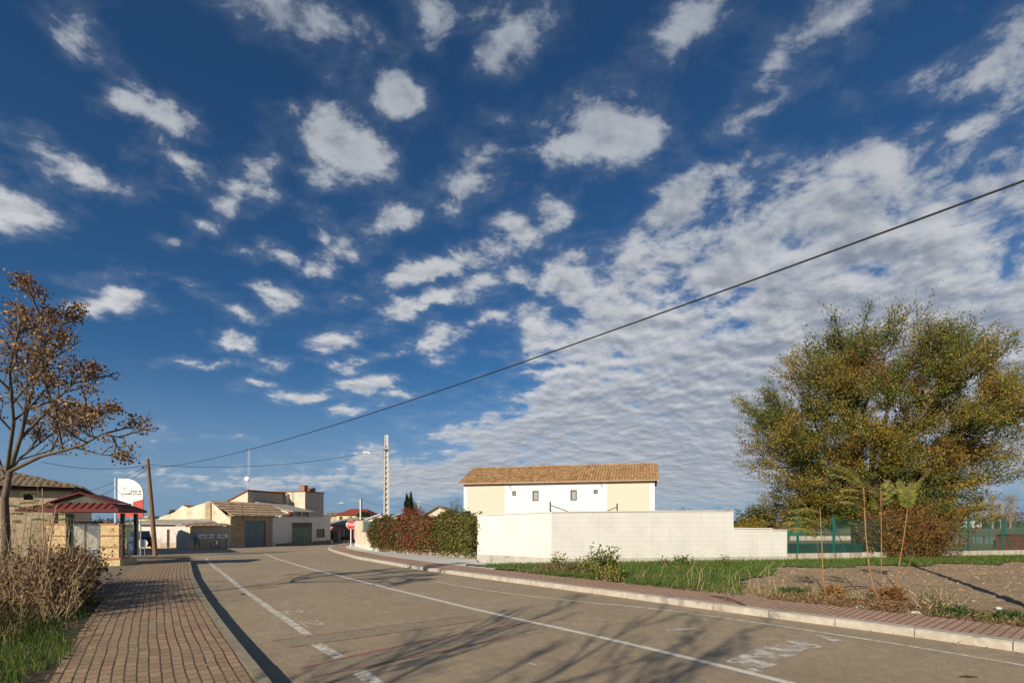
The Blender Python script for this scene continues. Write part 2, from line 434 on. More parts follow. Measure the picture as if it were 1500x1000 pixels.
# the individual clouds: bearing given by photograph column/row, half sizes, tilt (deg, clockwise), weight
CL = [(200,170,78,32,14,1),(80,235,125,30,30,.8),(20,310,85,36,8,.85),(250,245,62,24,18,.75),(365,265,66,40,-35,1),
 (490,215,92,68,15,1.1),(290,330,30,12,10,.6),(240,355,24,9,0,.6),(455,395,26,12,-10,.7),(380,420,22,10,0,.6),(480,350,24,12,20,.7),(560,340,26,12,0,.6),(700,470,30,12,-15,.6),(455,520,30,10,-8,.65),(380,560,30,7,0,.5),(600,122,42,52,0,1),(440,30,95,50,15,.8),(480,85,70,55,50,.55),(705,240,72,46,-30,1),(755,52,62,46,-25,.75),
 (878,185,100,52,-5,1.15),(1080,165,85,38,-24,.9),(395,372,50,18,5,.8),(590,325,58,24,-20,.9),(755,330,45,26,25,.8),
 (822,303,42,30,0,.85),(500,385,62,20,-15,.8),(630,395,130,24,-14,1),(625,445,150,22,-18,1),(640,500,58,22,-12,1),
 (195,408,66,13,3,.7),(165,438,58,22,5,.9),(345,460,46,15,18,.75),(415,440,46,22,0,.8),(345,497,34,14,0,.85),(310,527,48,9,0,.8),
 (412,530,25,15,0,.9),(490,500,48,18,-10,.8),(540,560,64,15,-5,.8),(440,578,52,10,0,.8),(512,600,30,11,0,.8),(590,575,36,11,0,.7),
 (995,300,110,52,-32,1.1),(835,420,85,58,-40,1),(1090,240,90,36,-20,.8),(1240,240,200,40,-22,.95),(1200,40,140,55,-25,.85),
 (1020,20,90,45,-20,.75),(1430,105,140,42,-28,.85),(1490,40,80,50,-25,.8),(1410,290,160,36,-22,.9),(1400,190,170,30,-25,.8),(640,20,60,40,40,.6),(120,80,90,25,35,.5),(460,260,70,30,20,.7),(660,290,60,25,-20,.6),(480,330,60,20,30,.6),(300,640,80,9,0,.4),(520,530,60,16,-6,.75),(560,480,50,20,-15,.7),
 (1060,380,260,100,-25,1.1),(1230,420,300,150,-18,1.3),(1030,600,350,160,-10,1.6),(1350,560,350,230,-5,1.4),(820,620,220,85,-18,1.25),(900,480,150,80,-25,1.1),
 (700,690,240,42,-3,1.2),(400,705,190,15,-2,.75),(1300,330,210,70,-18,.8),(1100,700,420,60,0,1.0),(250,690,150,12,0,.5),(1300,700,250,50,0,1.0),(1000,715,300,30,0,.9)]
f = None
for (px, py, a, b_, t, w) in CL:
    d = Vector(((px-750)/F, 1, (H-py)/F)); dl = d.length; d.normalize()
    th = rad(t); dd = lambda x, y: Vector(((x-750)/F, 1, (H-y)/F)).normalized()
    e1 = (dd(px+a*math.cos(th), py+a*math.sin(th))-dd(px-a*math.cos(th), py-a*math.sin(th)))/2
    e2 = (dd(px+b_*math.sin(th), py-b_*math.cos(th))-dd(px-b_*math.sin(th), py+b_*math.cos(th)))/2
    a_ = e1.length*1.06; rr = e1.normalized(); e2 = e2-rr*e2.dot(rr); bb = e2.length*1.08; uu = e2.normalized()
    Mx = Matrix((rr, uu, rr.cross(uu))).transposed()
    mp = N(nt, 'ShaderNodeMapping', vector_type='TEXTURE'); mp.inputs['Location'].default_value = d
    mp.inputs['Rotation'].default_value = Mx.to_euler(); mp.inputs['Scale'].default_value = (a_, bb, max(a_, bb)*1.3)
    L(nt, DW, mp.inputs[0])
    ln = N(nt, 'ShaderNodeVectorMath', operation='LENGTH'); L(nt, mp.outputs[0], ln.inputs[0])
    v = math_(nt, 'MULTIPLY', math_(nt, 'SUBTRACT', 1.25, ln.outputs['Value']), w)
    if f is None: f = math_(nt, 'MAXIMUM', v, -.6)
    else:
        sm = nt.nodes.new('ShaderNodeMath'); sm.operation = 'SMOOTH_MAX'; L(nt, f, sm.inputs[0]); L(nt, v, sm.inputs[1]); sm.inputs[2].default_value = .15
        f = sm.outputs[0]
# behind and beside the view the sheet of cloud goes on at random
mpz = N(nt, 'ShaderNodeMapping'); mpz.inputs['Rotation'].default_value = (0, 0, rad(-35)); mpz.inputs['Scale'].default_value = (1.1, 1.2, 1)
L(nt, P2, mpz.inputs[0])
def cells(off):
    m2 = N(nt, 'ShaderNodeMapping'); m2.inputs['Location'].default_value = off; L(nt, mpz.outputs[0], m2.inputs[0])
    return noise(nt, m2.outputs[0], 6.0, 6, .58, .12)
n1 = cells((0, 0, 0)); n2 = cells((-.03, -.035, 0))
mpd = N(nt, 'ShaderNodeMapping'); mpd.inputs['Rotation'].default_value = (0, rad(-22), 0); mpd.inputs['Scale'].default_value = (.62, 1, 1.25)
L(nt, dirn, mpd.inputs[0])
nA = noise(nt, mpd.outputs[0], 13, 9, .66, .35)
nB = noise(nt, dirn, 3.2, 4, .5)
back = ramp(nt, sep.outputs['Y'], .05, .3, .3, -.6)
f = math_(nt, 'MAXIMUM', f, back)
f = math_(nt, 'MINIMUM', f, 1.25)
namp = ramp(nt, sep.outputs['Z'], .08, .38, 1.9, 3.0)
e1 = math_(nt, 'MULTIPLY_ADD', math_(nt, 'SUBTRACT', n1, .5), namp, math_(nt, 'MULTIPLY', f, 1.15))
dens_in = math_(nt, 'MULTIPLY_ADD', math_(nt, 'SUBTRACT', nA, .5), 2.9, e1)
dens_in = math_(nt, 'MULTIPLY_ADD', math_(nt, 'SUBTRACT', nB, .5), .9, dens_in)
veil = ramp(nt, dens_in, -.2, 1.1, 0, .16)
dens = math_(nt, 'MAXIMUM', ramp(nt, dens_in, .33, 1.28), veil)
lit = math_(nt, 'MULTIPLY', math_(nt, 'SUBTRACT', n1, n2), ramp(nt, sep.outputs['Z'], .05, .4, .45, 1))
thick = ramp(nt, math_(nt, 'ADD', math_(nt, 'ADD', dens_in, ramp(nt, sep.outputs['Z'], .10, .42, .55, 0)), math_(nt, 'MULTIPLY', sep.outputs['X'], .45)), .8, 2.0)
br_ = math_(nt, 'ADD', math_(nt, 'MULTIPLY_ADD', lit, 2.1, .86), math_(nt, 'MULTIPLY', thick, -.43))
br_ = math_(nt, 'ADD', br_, math_(nt, 'MULTIPLY', math_(nt, 'SUBTRACT', nA, .5), .5))
cm = mixc(nt, ramp(nt, br_, .1, 1.0), (CD*.80, CD*.92, CD*1.15), (CB, CB*1.0, CB*1.0))
hz = ramp(nt, sep.outputs['Z'], .15, .85)
cm = mixc(nt, hz, cm, mixc(nt, 1.0, cm, (.50, .56, .64), 'MULTIPLY'))
dens = math_(nt, 'MULTIPLY', dens, ramp(nt, sep.outputs['Z'], -.02, .10, .45, .92))
skyc = mixc(nt, 1.0, sky.outputs[0], (.31, .59, .77), 'MULTIPLY')
low = ramp(nt, sep.outputs['Z'], .0, .30, .85, 0)      # blue-grey band of distant air over the horizon
skyc = mixc(nt, low, skyc, (2.2, 3.3, 4.9))
L(nt, mixc(nt, dens, skyc, cm), bg.inputs['Color'])

sd_ = bpy.data.lights.new('sun', 'SUN'); sd_.energy = 4.9; sd_.angle = rad(.5); sd_.color = (1.0, .88, .71)
so = bpy.data.objects.new('sun', sd_); COL.objects.link(so)
tosun = Vector((math.sin(SUN_AZ)*math.cos(SUN_EL), math.cos(SUN_AZ)*math.cos(SUN_EL), math.sin(SUN_EL)))
so.rotation_euler = tosun.to_track_quat('Z', 'Y').to_euler(); so.location = (0, -5, 30)
cam = bpy.data.cameras.new('camera'); co = bpy.data.objects.new('camera', cam); COL.objects.link(co); S.camera = co
cam.sensor_width = 36; cam.lens = F/1500*36; cam.shift_y = (H-500)/1500; cam.clip_end = 6000; cam.clip_start = .05
co.location = (0, 0, CH); co.rotation_euler = (rad(90), 0, 0)
S.view_settings.view_transform = 'Standard'; S.view_settings.look = 'None'; S.view_settings.exposure = .25; S.view_settings.gamma = 1

# ---------------------------------------------------------------- ground works
def V2(p): return Vector((p[0], p[1]))
KLp = [G(x, y, .12) for x, y in ((403, 1000), (353, 940), (327, 908), (300, 871), (284, 842), (278.5, 817))]
KL = [V2(p) for p in KLp]
d0 = (KL[0]-KL[1]).normalized(); KL = [KL[0]+d0*22] + KL
KR = [V2(G(x, y)) for x, y in ((1484, 953), (1333, 931), (1215, 915), (1100, 901), (892, 872), (700, 846), (600, 832), (524, 818.5), (490, 808.5), (480, 804.5))]
d1 = (KR[0]-KR[1]).normalized(); KR = [KR[0]+d1*22] + KR + [V2(G(483, 801)), V2(G(492, 799)), V2(G(503, 796.5)), Vector((-22, 90))]
def resample(line, step):
    d = [0]
    for a, b in zip(line, line[1:]): d.append(d[-1]+(b-a).length)
    n = max(2, int(d[-1]/step)+1); out = []; j = 0
    for i in range(n):
        t = d[-1]*i/(n-1)
        while j < len(d)-2 and d[j+1] < t: j += 1
        out.append(line[j].lerp(line[j+1], (t-d[j])/max(1e-9, d[j+1]-d[j])))
    return out
def smooth(line, n=4, step=.5):
    ln = resample(line, step)
    for _ in range(6):
        ln = [ln[0]]+[(ln[i-1]+ln[i]*2+ln[i+1])/4 for i in range(1, len(ln)-1)]+[ln[-1]]
    return ln
def offset(line, o):            # positive = to the right of travel
    out = []
    for i, p in enumerate(line):
        t = (line[min(i+1, len(line)-1)]-line[max(i-1, 0)]).normalized()
        out.append(p+Vector((t.y, -t.x))*o)
    return out
KLs = resample(smooth(KL), .5); KRs = resample(smooth(KR), .5)
def sdist(X, Y, line):          # signed distance, positive right of travel (numpy)
    X = np.asarray(X, float); Y = np.asarray(Y, float); best = np.full(X.shape, 1e9); sg = np.zeros(X.shape)
    ln = line[::2]+[line[-1]]
    for a, b in zip(ln, ln[1:]):
        dx, dy = b.x-a.x, b.y-a.y; l2 = dx*dx+dy*dy
        if l2 < 1e-9: continue
        t = ((X-a.x)*dx+(Y-a.y)*dy)/l2; t = t.clip(0, 1)
        qx, qy = X-a.x-t*dx, Y-a.y-t*dy; d = np.hypot(qx, qy); s_ = np.sign(qx*dy-qy*dx)
        m = d < best; best = np.where(m, d, best); sg = np.where(m, s_, sg)
    return best*sg
def gN(Y): return -1.8*(1-np.exp(-(np.maximum(Y, 0)/55.0)**2))
def strip(name, Aln, Bln, dz, m, n=1, u0=0, skirt=0):
    mb = MB(); uv = []; L0 = 0; k = n+1
    for i, (a, b) in enumerate(zip(Aln, Bln)):
        if i: L0 += (a-Aln[i-1]).length
        w = (b-a).length
        for j in range(k):
            p = a.lerp(b, j/n); mb.v.append((p.x, p.y, g(p.y)+dz)); uv.append((u0+w*j/n, L0))
    for i in range(len(Aln)-1):
        for j in range(n):
            q = i*k+j; mb.face((q, q+1, q+k+1, q+k))
    if skirt:
        for ln, fl in ((Aln, 0), (Bln, 1)):
            n0 = len(mb.v)
            for p in ln:
                mb.v += [(p.x, p.y, g(p.y)+dz), (p.x, p.y, g(p.y)+dz-skirt)]; uv += [(0, 0), (0, 0)]
            for i in range(len(ln)-1):
                q = n0+2*i; mb.face((q, q+1, q+3, q+2) if not fl else (q, q+2, q+3, q+1))
    mb.uv = uv
    return mb.build(name, m)
def grid(name, xs, ys, dz, m, keep=None, zf=None):
    X, Y = np.meshgrid(xs, ys); Z = gN(Y)+dz
    if zf is not None: Z = Z+zf(X, Y)
    V = np.stack([X, Y, Z], -1).reshape(-1, 3); nx = len(xs)
    I, J = np.meshgrid(np.arange(nx-1), np.arange(len(ys)-1))
    q = (J*nx+I).ravel()
    cx = (X[:-1, :-1]+X[1:, 1:])/2; cy = (Y[:-1, :-1]+Y[1:, 1:])/2
    if keep is not None: q = q[keep(cx.ravel(), cy.ravel())]
    me = bpy.data.meshes.new(name)
    me.from_pydata(V.tolist(), [], np.stack([q, q+1, q+nx+1, q+nx], 1).tolist()); me.update()
    return link_mesh(name, me, m, smooth=True)
ysF = np.unique(np.concatenate([np.arange(-60, 0, 10), np.arange(0, 110, 1.5), np.geomspace(110, 5000, 40)]))
xsF = np.unique(np.concatenate([-np.geomspace(80, 5000, 20), np.arange(-80, 80, 8), np.geomspace(80, 5000, 20)]))
struct(grid('ground', xsF, ysF, -.06, M['plain']))
struct(grid('road', np.arange(-75, 26, 1.0), np.arange(-24, 92, 1.0), 0, M['asphalt'],
     keep=lambda x, y: (sdist(x, y, KRs) < 1.0) & ((y > 24) | (sdist(x, y, KLs) > -1.2))))
# tilled field and verges (raised to the pavement's level)
def rough(a, s):
    def fz(X, Y):
        k = np.sin(X*3.1+1.3*np.sin(Y*2.2))*np.cos(Y*3.7+X*.6)*.5
        return (k+R.normal(size=X.shape)*.6)*a
    return fz
FW0, FW1, FW2 = V2(G(808, 829)), V2(G(1153, 824)), V2(G(1500, 816.5))
def wallside(x, y):             # distance in front of the long right wall / fence line
    d = (FW2-FW0).normalized(); return (x-FW0.x)*d.y-(y-FW0.y)*d.x
struct(grid('field', np.arange(-3, 32, .16), np.arange(-6, 28, .16), .09, M['soil'],
     keep=lambda x, y: (sdist(x, y, KRs) > 1.3) & (wallside(x, y) > -.3), zf=rough(.022, 1)))
struct(grid('verge', np.arange(-34, 4, .25), np.arange(-16, 27.6, .25), .085, M['verge'],
     keep=lambda x, y: (sdist(x, y, KLs) < -1.5) & (y < 26.9+(x+16)*.05), zf=rough(.018, 1)))
struct(grid('turf', np.arange(-3, 60, .4), np.arange(12, 40, .4), .125, M['turf'],
     keep=lambda x, y: (sdist(x, y, KRs) > 1.75) & (wallside(x, y) > -.1) & (wallside(x, y) < 4.3+.5*np.sin(x*1.7)+np.where(x < 9.5, (9.5-x)*1.2, 0)), zf=rough(.012, 1)))
# kerbs: stones with open joints
def kerb(name, line, w, h, m, side, step=1.0):
    ln = resample(line, .25); out = offset(ln, w*side); mb = MB()
    k = int(step/.25)
    for i in range(0, len(ln)-1, k):
        j1 = min(i+k, len(ln)-1); A_ = ln[i:j1+1]; B_ = out[i:j1+1]
        if len(A_) < 2: continue
        gp = .006; tA = (A_[1]-A_[0]).normalized()*gp; tB = (A_[-1]-A_[-2]).normalized()*gp
        A_ = [A_[0]+tA]+A_[1:-1]+[A_[-1]-tB]; B_ = [B_[0]+tA]+B_[1:-1]+[B_[-1]-tB]
        n0 = len(mb.v); jz = random.uniform(-.004, .004)
        for a, b in zip(A_, B_):
            z = g(a.y); ch = a.lerp(b, .14)
            mb.v += [(a.x, a.y, z-.1), (a.x, a.y, z+h-.02+jz), (ch.x, ch.y, z+h+jz), (b.x, b.y, g(b.y)+h+jz), (b.x, b.y, z-.1)]
        for q in range(len(A_)-1):
            for e in range(4):
                a = n0+q*5+e; mb.face((a, a+1, a+6, a+5) if side > 0 else (a+5, a+6, a+1, a))
        mb.face(range(n0, n0+5)); e = n0+(len(A_)-1)*5; mb.face(range(e, e+5))
    return struct(mb.build(name, m))
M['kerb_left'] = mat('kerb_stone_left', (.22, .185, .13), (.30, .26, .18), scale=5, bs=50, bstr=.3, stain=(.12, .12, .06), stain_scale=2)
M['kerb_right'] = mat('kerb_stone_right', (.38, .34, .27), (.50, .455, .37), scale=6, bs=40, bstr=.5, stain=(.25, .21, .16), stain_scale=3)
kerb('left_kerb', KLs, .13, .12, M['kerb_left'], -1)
kerb('right_kerb', KRs, .24, .12, M['kerb_right'], 1)
KLi = offset(KLs, -.13); KLo = offset(KLs, -1.72)
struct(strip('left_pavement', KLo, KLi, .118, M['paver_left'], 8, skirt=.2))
KRi = offset(KRs, .24); nR = len(KRs)
KRo = offset(KRs, 1.45)
struct(strip('right_pavement', KRi, KRo, .116, M['paver_right'], 6, skirt=.2))
# pale concrete apron between the brick and the walls on the right
HP0, HP1 = V2(G(696.5, 821.3)), V2(G(548, 806.5, .1))
CW0, CW1 = V2(G(548, 806.5, .1)), Vector((-15.0, 47.0))
CW2 = Vector((-17.4, 80.0))
iA = min(range(nR), key=lambda i: (KRo[i]-Vector((1.2, 18.6))).length)
A_ = KRo[iA:]; wl = resample([FW0+Vector((.3, -.6)), V2(G(700, 823.5, .1)), HP0, HP1, CW1, CW2+Vector((0, 12))], .3)
B_ = []
for i in range(len(A_)):
    B_.append(wl[int(i/(len(A_)-1)*(len(wl)-1))])
struct(strip('concrete_apron', A_, B_, .110, M['concrete_pale'], 4))
# forecourt slabs in front of the shelter, beyond the verge
fc = [V2(G(x, y, .12)) for x, y in ((150, 884), (176, 858), (205, 832), (215, 817.3))]
fc0 = [V2(G(x, y, .12)) for x, y in ((120, 868), (70, 852), (20, 832), (10, 818))]
struct(strip('forecourt', resample(fc0, .6)[:12], resample(fc, .6)[:12], .112, M['slab'], 10, skirt=.2) if False else
       strip('forecourt', [fc0[0], fc0[1], fc0[2], fc0[3]], [fc[0], fc[1], fc[2], fc[3]], .114, M['slab'], 12, skirt=.2))
# road paint
def line_strip(name, pts, w, m, dz=.006, n=5):
    ln = resample(smooth([V2(G(x, y)) for x, y in pts], 6), .4)
    return struct(strip(name, offset(ln, -w/2), offset(ln, w/2), dz, m, 1))
line_strip('edge_line_left', ((302, 817), (309, 826), (330, 842), (353, 861), (380, 880), (405, 898), (437, 918), (452, 930)), .13, M['paint_worn'])
line_strip('edge_line_left_dash', ((463, 943), (480, 955), (498, 963)), .15, M['paint_worn'])
line_strip('edge_line_left_dash', ((525, 982), (545, 996), (575, 1020)), .17, M['paint_worn'])
line_strip('centre_line', ((388, 811), (408, 819), (455, 833), (560, 859), (650, 881), (740, 903), (860, 928), (960, 952), (1060, 975), (1150, 998), (1330, 1045)), .115, M['paint_solid'])
line_strip('edge_line_right', ((640, 852), (720, 866), (850, 882), (935, 887.5), (1000, 896), (1110, 912), (1240, 931), (1360, 951), (1500, 971), (1640, 1000)), .09, M['paint_worn'])
line_strip('junction_line', ((414, 818), (450, 817.5), (495, 816)), .18, M['paint_faint'])
line_strip('junction_line', ((460, 826), (480, 823.5), (500, 822.5)), .18, M['paint_faint'])
line_strip('junction_line', ((459, 806), (461, 809), (466, 811)), .14, M['paint_faint'])
def ground_poly(name, pts, m, dz=.005):
    P_ = [G(x, y, dz) for x, y in pts]; mb = MB(); mb.v = [tuple(p) for p in P_]; mb.face(range(len(P_)))
    return struct(mb.build(name, m))
ground_poly('patch', ((397, 938), (425, 933), (500, 925), (600, 913), (700, 900), (705, 908), (610, 922), (510, 936), (425, 948)), M['patch'], .003)
ground_poly('patch', ((444, 978), (500, 962), (580, 945), (690, 925), (742, 917), (745, 932), (680, 948), (600, 963), (530, 978), (460, 992)), M['patch'], .003)
line_strip('survey_mark', ((397, 939), (425, 933), (500, 925), (600, 913), (700, 900)), .045, M['paint_pink'], .007)
line_strip('survey_mark', ((425, 948), (510, 936), (610, 922), (705, 908)), .035, M['paint_pink'], .007)
line_strip('survey_mark', ((440, 979), (500, 962), (580, 945), (690, 925), (790, 909)), .07, M['paint_pink'], .007)
line_strip('survey_mark', ((455, 992), (530, 978), (600, 963), (680, 948), (745, 932)), .04, M['paint_pink'], .007)
for q in (((1062, 968), (1105, 950), (1150, 941), (1178, 948), (1170, 958), (1120, 967), (1148, 972), (1115, 978)),
          ((1150, 938), (1180, 936), (1206, 947), (1176, 950)), ((1192, 929), (1205, 929), (1240, 938), (1222, 940)),
          ((1080, 972), (1100, 975), (1118, 983), (1100, 984))):
    ground_poly('faded_paint', q, M['paint_faint'], .006)
def nmark(px, py, s=1.0):
    o = G(px, py, .007); mb = MB(); a = Vector((.8, .6)); b = Vector((-.6, .8))
    def bar(p, q, w=.03):
        p, q = Vector(p), Vector(q); d = (q-p).normalized(); n = Vector((-d.y, d.x))*w/2
        mb.quad(*[(o.x+a.x*c.x+b.x*c.y, o.y+a.y*c.x+b.y*c.y, o.z) for c in (p-n, p+n, q+n, q-n)])
    bar((0, -.25*s), (0, .25*s)); bar((.3*s, -.25*s), (.3*s, .25*s)); bar((0.03, .22*s), (.27*s, -.22*s))
    return struct(mb.build('road_mark', M['paint_worn']))
nmark(420, 896, .8); nmark(445, 914, .85); 
line_strip('road_mark', ((535, 880), (542, 881)), .05, M['paint_worn'], .007)
line_strip('road_mark', ((563, 897), (572, 895.5)), .04, M['paint_worn'], .007)
line_strip('road_mark', ((775, 971), (803, 979)), .05, M['paint_faint'], .007)
line_strip('road_mark', ((975, 923), (1020, 920)), .12, M['paint_faint'], .006)
# ---------------------------------------------------------------- building helpers
def frame_of(P0, P1, z=None):
    """local frame: x along the facade from P0 to P1, y into the building, z up"""
    P0 = Vector((P0[0], P0[1])); P1 = Vector((P1[0], P1[1])); d = P1-P0
    return Vector((P0.x, P0.y, g(P0.y) if z is None else z)), math.atan2(d.y, d.x), d.length
def wall_grid(mb, w, h, openings, y=0.0, depth=.18, top=None):
    """front skin of a wall w x h with rectangular holes (x0,x1,z0,z1) and their reveals; top(x) gives a sloping head"""
    xs = sorted({0, w} | {o[0] for o in openings} | {o[1] for o in openings}); zs = sorted({-1.2, h} | {o[2] for o in openings} | {o[3] for o in openings})
    for x0, x1 in zip(xs, xs[1:]):
        for z0, z1 in zip(zs, zs[1:]):
            if any(o[0] <= x0 and x1 <= o[1] and o[2] <= z0 and z1 <= o[3] for o in openings): continue
            t0 = top(x0) if top and z1 == h else z1; t1 = top(x1) if top and z1 == h else z1
            mb.quad((x0, y, z0), (x1, y, z0), (x1, y, t1), (x0, y, t0))
    for o in openings:
        x0, x1, z0, z1 = o; d = y+depth
        mb.quad((x0, y, z0), (x0, y, z1), (x0, d, z1), (x0, d, z0)); mb.quad((x1, y, z0), (x1, d, z0), (x1, d, z1), (x1, y, z1))
        mb.quad((x0, y, z1), (x1, y, z1), (x1, d, z1), (x0, d, z1)); mb.quad((x0, y, z0), (x0, d, z0), (x1, d, z0), (x1, y, z0))
def shell(mb, w, h, dep, openings=(), hb=None, front=True):
    """box building: front with holes, sides, back"""
    hb = h if hb is None else hb
    wall_grid(mb, w, h, list(openings))
    mb.quad((0, 0, -1.2), (0, 0, h), (0, dep, hb), (0, dep, -1.2)); mb.quad((w, 0, -1.2), (w, dep, -1.2), (w, dep, hb), (w, 0, h))
    mb.quad((0, dep, -1.2), (0, dep, hb), (w, dep, hb), (w, dep, -1.2))
def tiles(mb, w, p0, p1, per=.24, amp=.055, row=.42, x0=0.0, jit=.02, hipl=0, hipr=0):
    """barrel tile slope: from eaves point p0=(y,z) to ridge p1=(y,z), across x0..x0+w; separate tiles so each can weather"""
    ln = math.hypot(p1[0]-p0[0], p1[1]-p0[1]); nr = max(1, int(ln/row)); nc = max(1, int(round(w/per))); pr = w/nc
    dy, dz_ = (p1[0]-p0[0])/ln, (p1[1]-p0[1])/ln
    for c in range(nc):
        for r_ in range(nr):
            s0, s1 = ln*r_/nr-(.05 if r_ else .03), ln*(r_+1)/nr
            sm = (s0+s1)/2/ln
            xc = x0+(c+.5)*pr
            if xc < x0+hipl*sm or xc > x0+w-hipr*sm: continue
            jx = random.uniform(-jit, jit)*.5; jz = random.uniform(0, jit)
            n = len(mb.v); k = 5
            for s_, wd, up in ((s0, 1.06, .022+jz), (s1, .88, .0)):
                for i in range(k):
                    a = math.pi*i/(k-1); lx = -math.cos(a)*pr*.5*wd; lz = math.sin(a)*amp*2*wd+up
                    mb.v.append((xc+lx+jx, p0[0]+dy*s_-dz_*lz*0, p0[1]+dz_*s_+lz))
            for i in range(k-1): mb.face((n+i, n+i+1, n+k+i+1, n+k+i))
            mb.face((n, n+k-1, n+k//2+1, n+k//2, n+k//2-1) if False else (n, n+1, n+2, n+3, n+4))
def slab(mb, pts, t=.1):
    """thin roof slab: 4 points counter-clockwise seen from above"""
    n = len(mb.v); mb.v += [tuple(p) for p in pts]+[(p[0], p[1], p[2]-t) for p in pts]; k = len(pts)
    mb.face([n+i for i in range(k)]); mb.face([n+k+i for i in range(k)][::-1])
    for i in range(k): mb.face((n+i, n+k+i, n+k+(i+1) % k, n+(i+1) % k))
def window(parent, x0, x1, z0, z1, depth=.12, fr='dark_metal', gl='glass', fw=.05, bars=0, proud=0.0, sill=False):
    mb = MB(); y0, y1 = depth-.05-proud, depth
    mb.box(x0, x0+fw, y0, y1, z0, z1); mb.box(x1-fw, x1, y0, y1, z0, z1)
    mb.box(x0+fw, x1-fw, y0, y1, z0, z0+fw); mb.box(x0+fw, x1-fw, y0, y1, z1-fw, z1)
    o = mb.build('window', M[fr], parent)
    mb = MB(); mb.quad((x0+fw, y1-.02, z0+fw), (x1-fw, y1-.02, z0+fw), (x1-fw, y1-.02, z1-fw), (x0+fw, y1-.02, z1-fw)); mb.build('pane', M[gl], o)
    if bars:
        mb = MB()
        for i in range(bars):
            x = x0+(x1-x0)*(i+.5)/bars; mb.box(x-.012, x+.012, -.06, -.035, z0, z1)
        for z in (z0+.05, (z0+z1)/2, z1-.05): mb.box(x0, x1, -.035, -.015, z-.012, z+.012)
        mb.build('grille', M['dark_metal'], o)
    return o
def door(parent, x0, x1, z0, z1, m, depth=.12, leaves=1, ribs=0, mid=None, name='door'):
    mb = MB(); w = (x1-x0)/leaves
    for i in range(leaves):
        mb.box(x0+i*w+.01, x0+(i+1)*w-.01, depth-.04, depth+.02, z0, z1)
        for k in range(ribs):
            x = x0+i*w+w*(k+.5)/ribs; mb.box(x-.02, x+.02, depth-.055, depth-.04, z0+.05, z1-.05)
        mb.box(x0+i*w+.02, x0+(i+1)*w-.02, depth-.06, depth-.0402, z0+.9, z0+.97)
    o = mb.build(name, m, parent)
    mb = MB(); hx = x0+w-.12; mb.box(hx-.02, hx+.02, depth-.11, depth-.04, z0+.98, z0+1.12); mb.build('handle', M['dark_metal'], o)
    return o

# ---------------------------------------------------------------- the white house behind the block wall
HA, HB = Vector((-4.42, 45.0)), Vector((11.8, 40.65))
loc, rz, wid = frame_of(HA, HB); base = loc.z
def hl(px, py):
    s_, Y = colhit(HA, HB, px); return s_, zat(py, Y)-base
eav = (hl(680, 706)[1]+hl(958, 702)[1])/2
house = empty('house', loc, 'white and cream house with a long terracotta tile roof behind the white block wall', 'house', rz)
ws_ = []
for a, b_, c, d in ((750.4, 756, 719, 725.6), (780, 789, 718.6, 733.4), (835.6, 845, 717.4, 732.6), (869.6, 875.6, 717, 723)):
    x0, z1 = hl(a, c); x1, z0 = hl(b_, d); ws_.append((x0, x1, z0, z1))
mb = MB(); shell(mb, wid, eav, 6.6, ws_)
rid = 1.55
for x in (0, wid): mb.quad((x, 0, eav), (x, 3.3, eav+rid), (x, 6.6, eav))
mb.build('wall', M['white_plaster'], house)
for a, b_ in ((684, 739), (889, 951)):
    x0 = hl(a, 730)[0]; x1 = hl(b_, 730)[0]; mb = MB(); mb.box(x0, x1, -.012, -.002, -.5, eav-.05); o = mb.build('rendered_panel', M['cream_plaster'], house); o['label'] = 'cream rendered panel'
for w_ in ws_: window(house, *w_, depth=.10, gl='frosted', fw=.095)
roof = MB(); tiles(roof, wid+.7, (-.42, eav-.06), (3.3, eav+rid), x0=-.35, per=.25); tiles(roof, wid+.7, (7.0, eav-.06), (3.3, eav+rid), x0=-.35, per=.25)
rf = roof.build('roof', M['tile_house'], house, smooth=False)
mb = MB()
for i in range(int((wid+.7)/.4)):
    x = -.35+i*.4; n = len(mb.v); k = 6
    for xx, r_ in ((x, .13), (x+.43, .11)):
        for j in range(k):
            a = math.pi*j/(k-1); mb.v.append((xx, 3.3-math.cos(a)*r_, eav+rid+.06+math.sin(a)*r_))
    for j in range(k-1): mb.face((n+j, n+j+1, n+k+j+1, n+k+j))
mb.build('ridge_tiles', M['tile_house'], rf)
mb = MB(); mb.prism([(-.40, eav-.16), (-.40, eav-.07), (3.3, eav+rid-.02), (7.0, eav-.07), (7.0, eav-.16), (3.3, eav+rid-.14)], 'x', -.33, wid+.33)
mb.build('eaves_board', mat('eaves', (.52, .33, .22), bstr=.1), house)
for px, py, dx in ((746, 708, .28), (879, 704, .25)):
    x, z = hl(px, py); mb = MB(); mb.tube([(x, 0, z), (x+.02, -.22, z-.02), (x+.18, -.25, z-.5)], .018, 5); mb.tube([(x-.15, -.1, z), (x+.15, -.1, z)], .015, 5)
    mb.build('wall_bracket', M['dark_metal'], house)

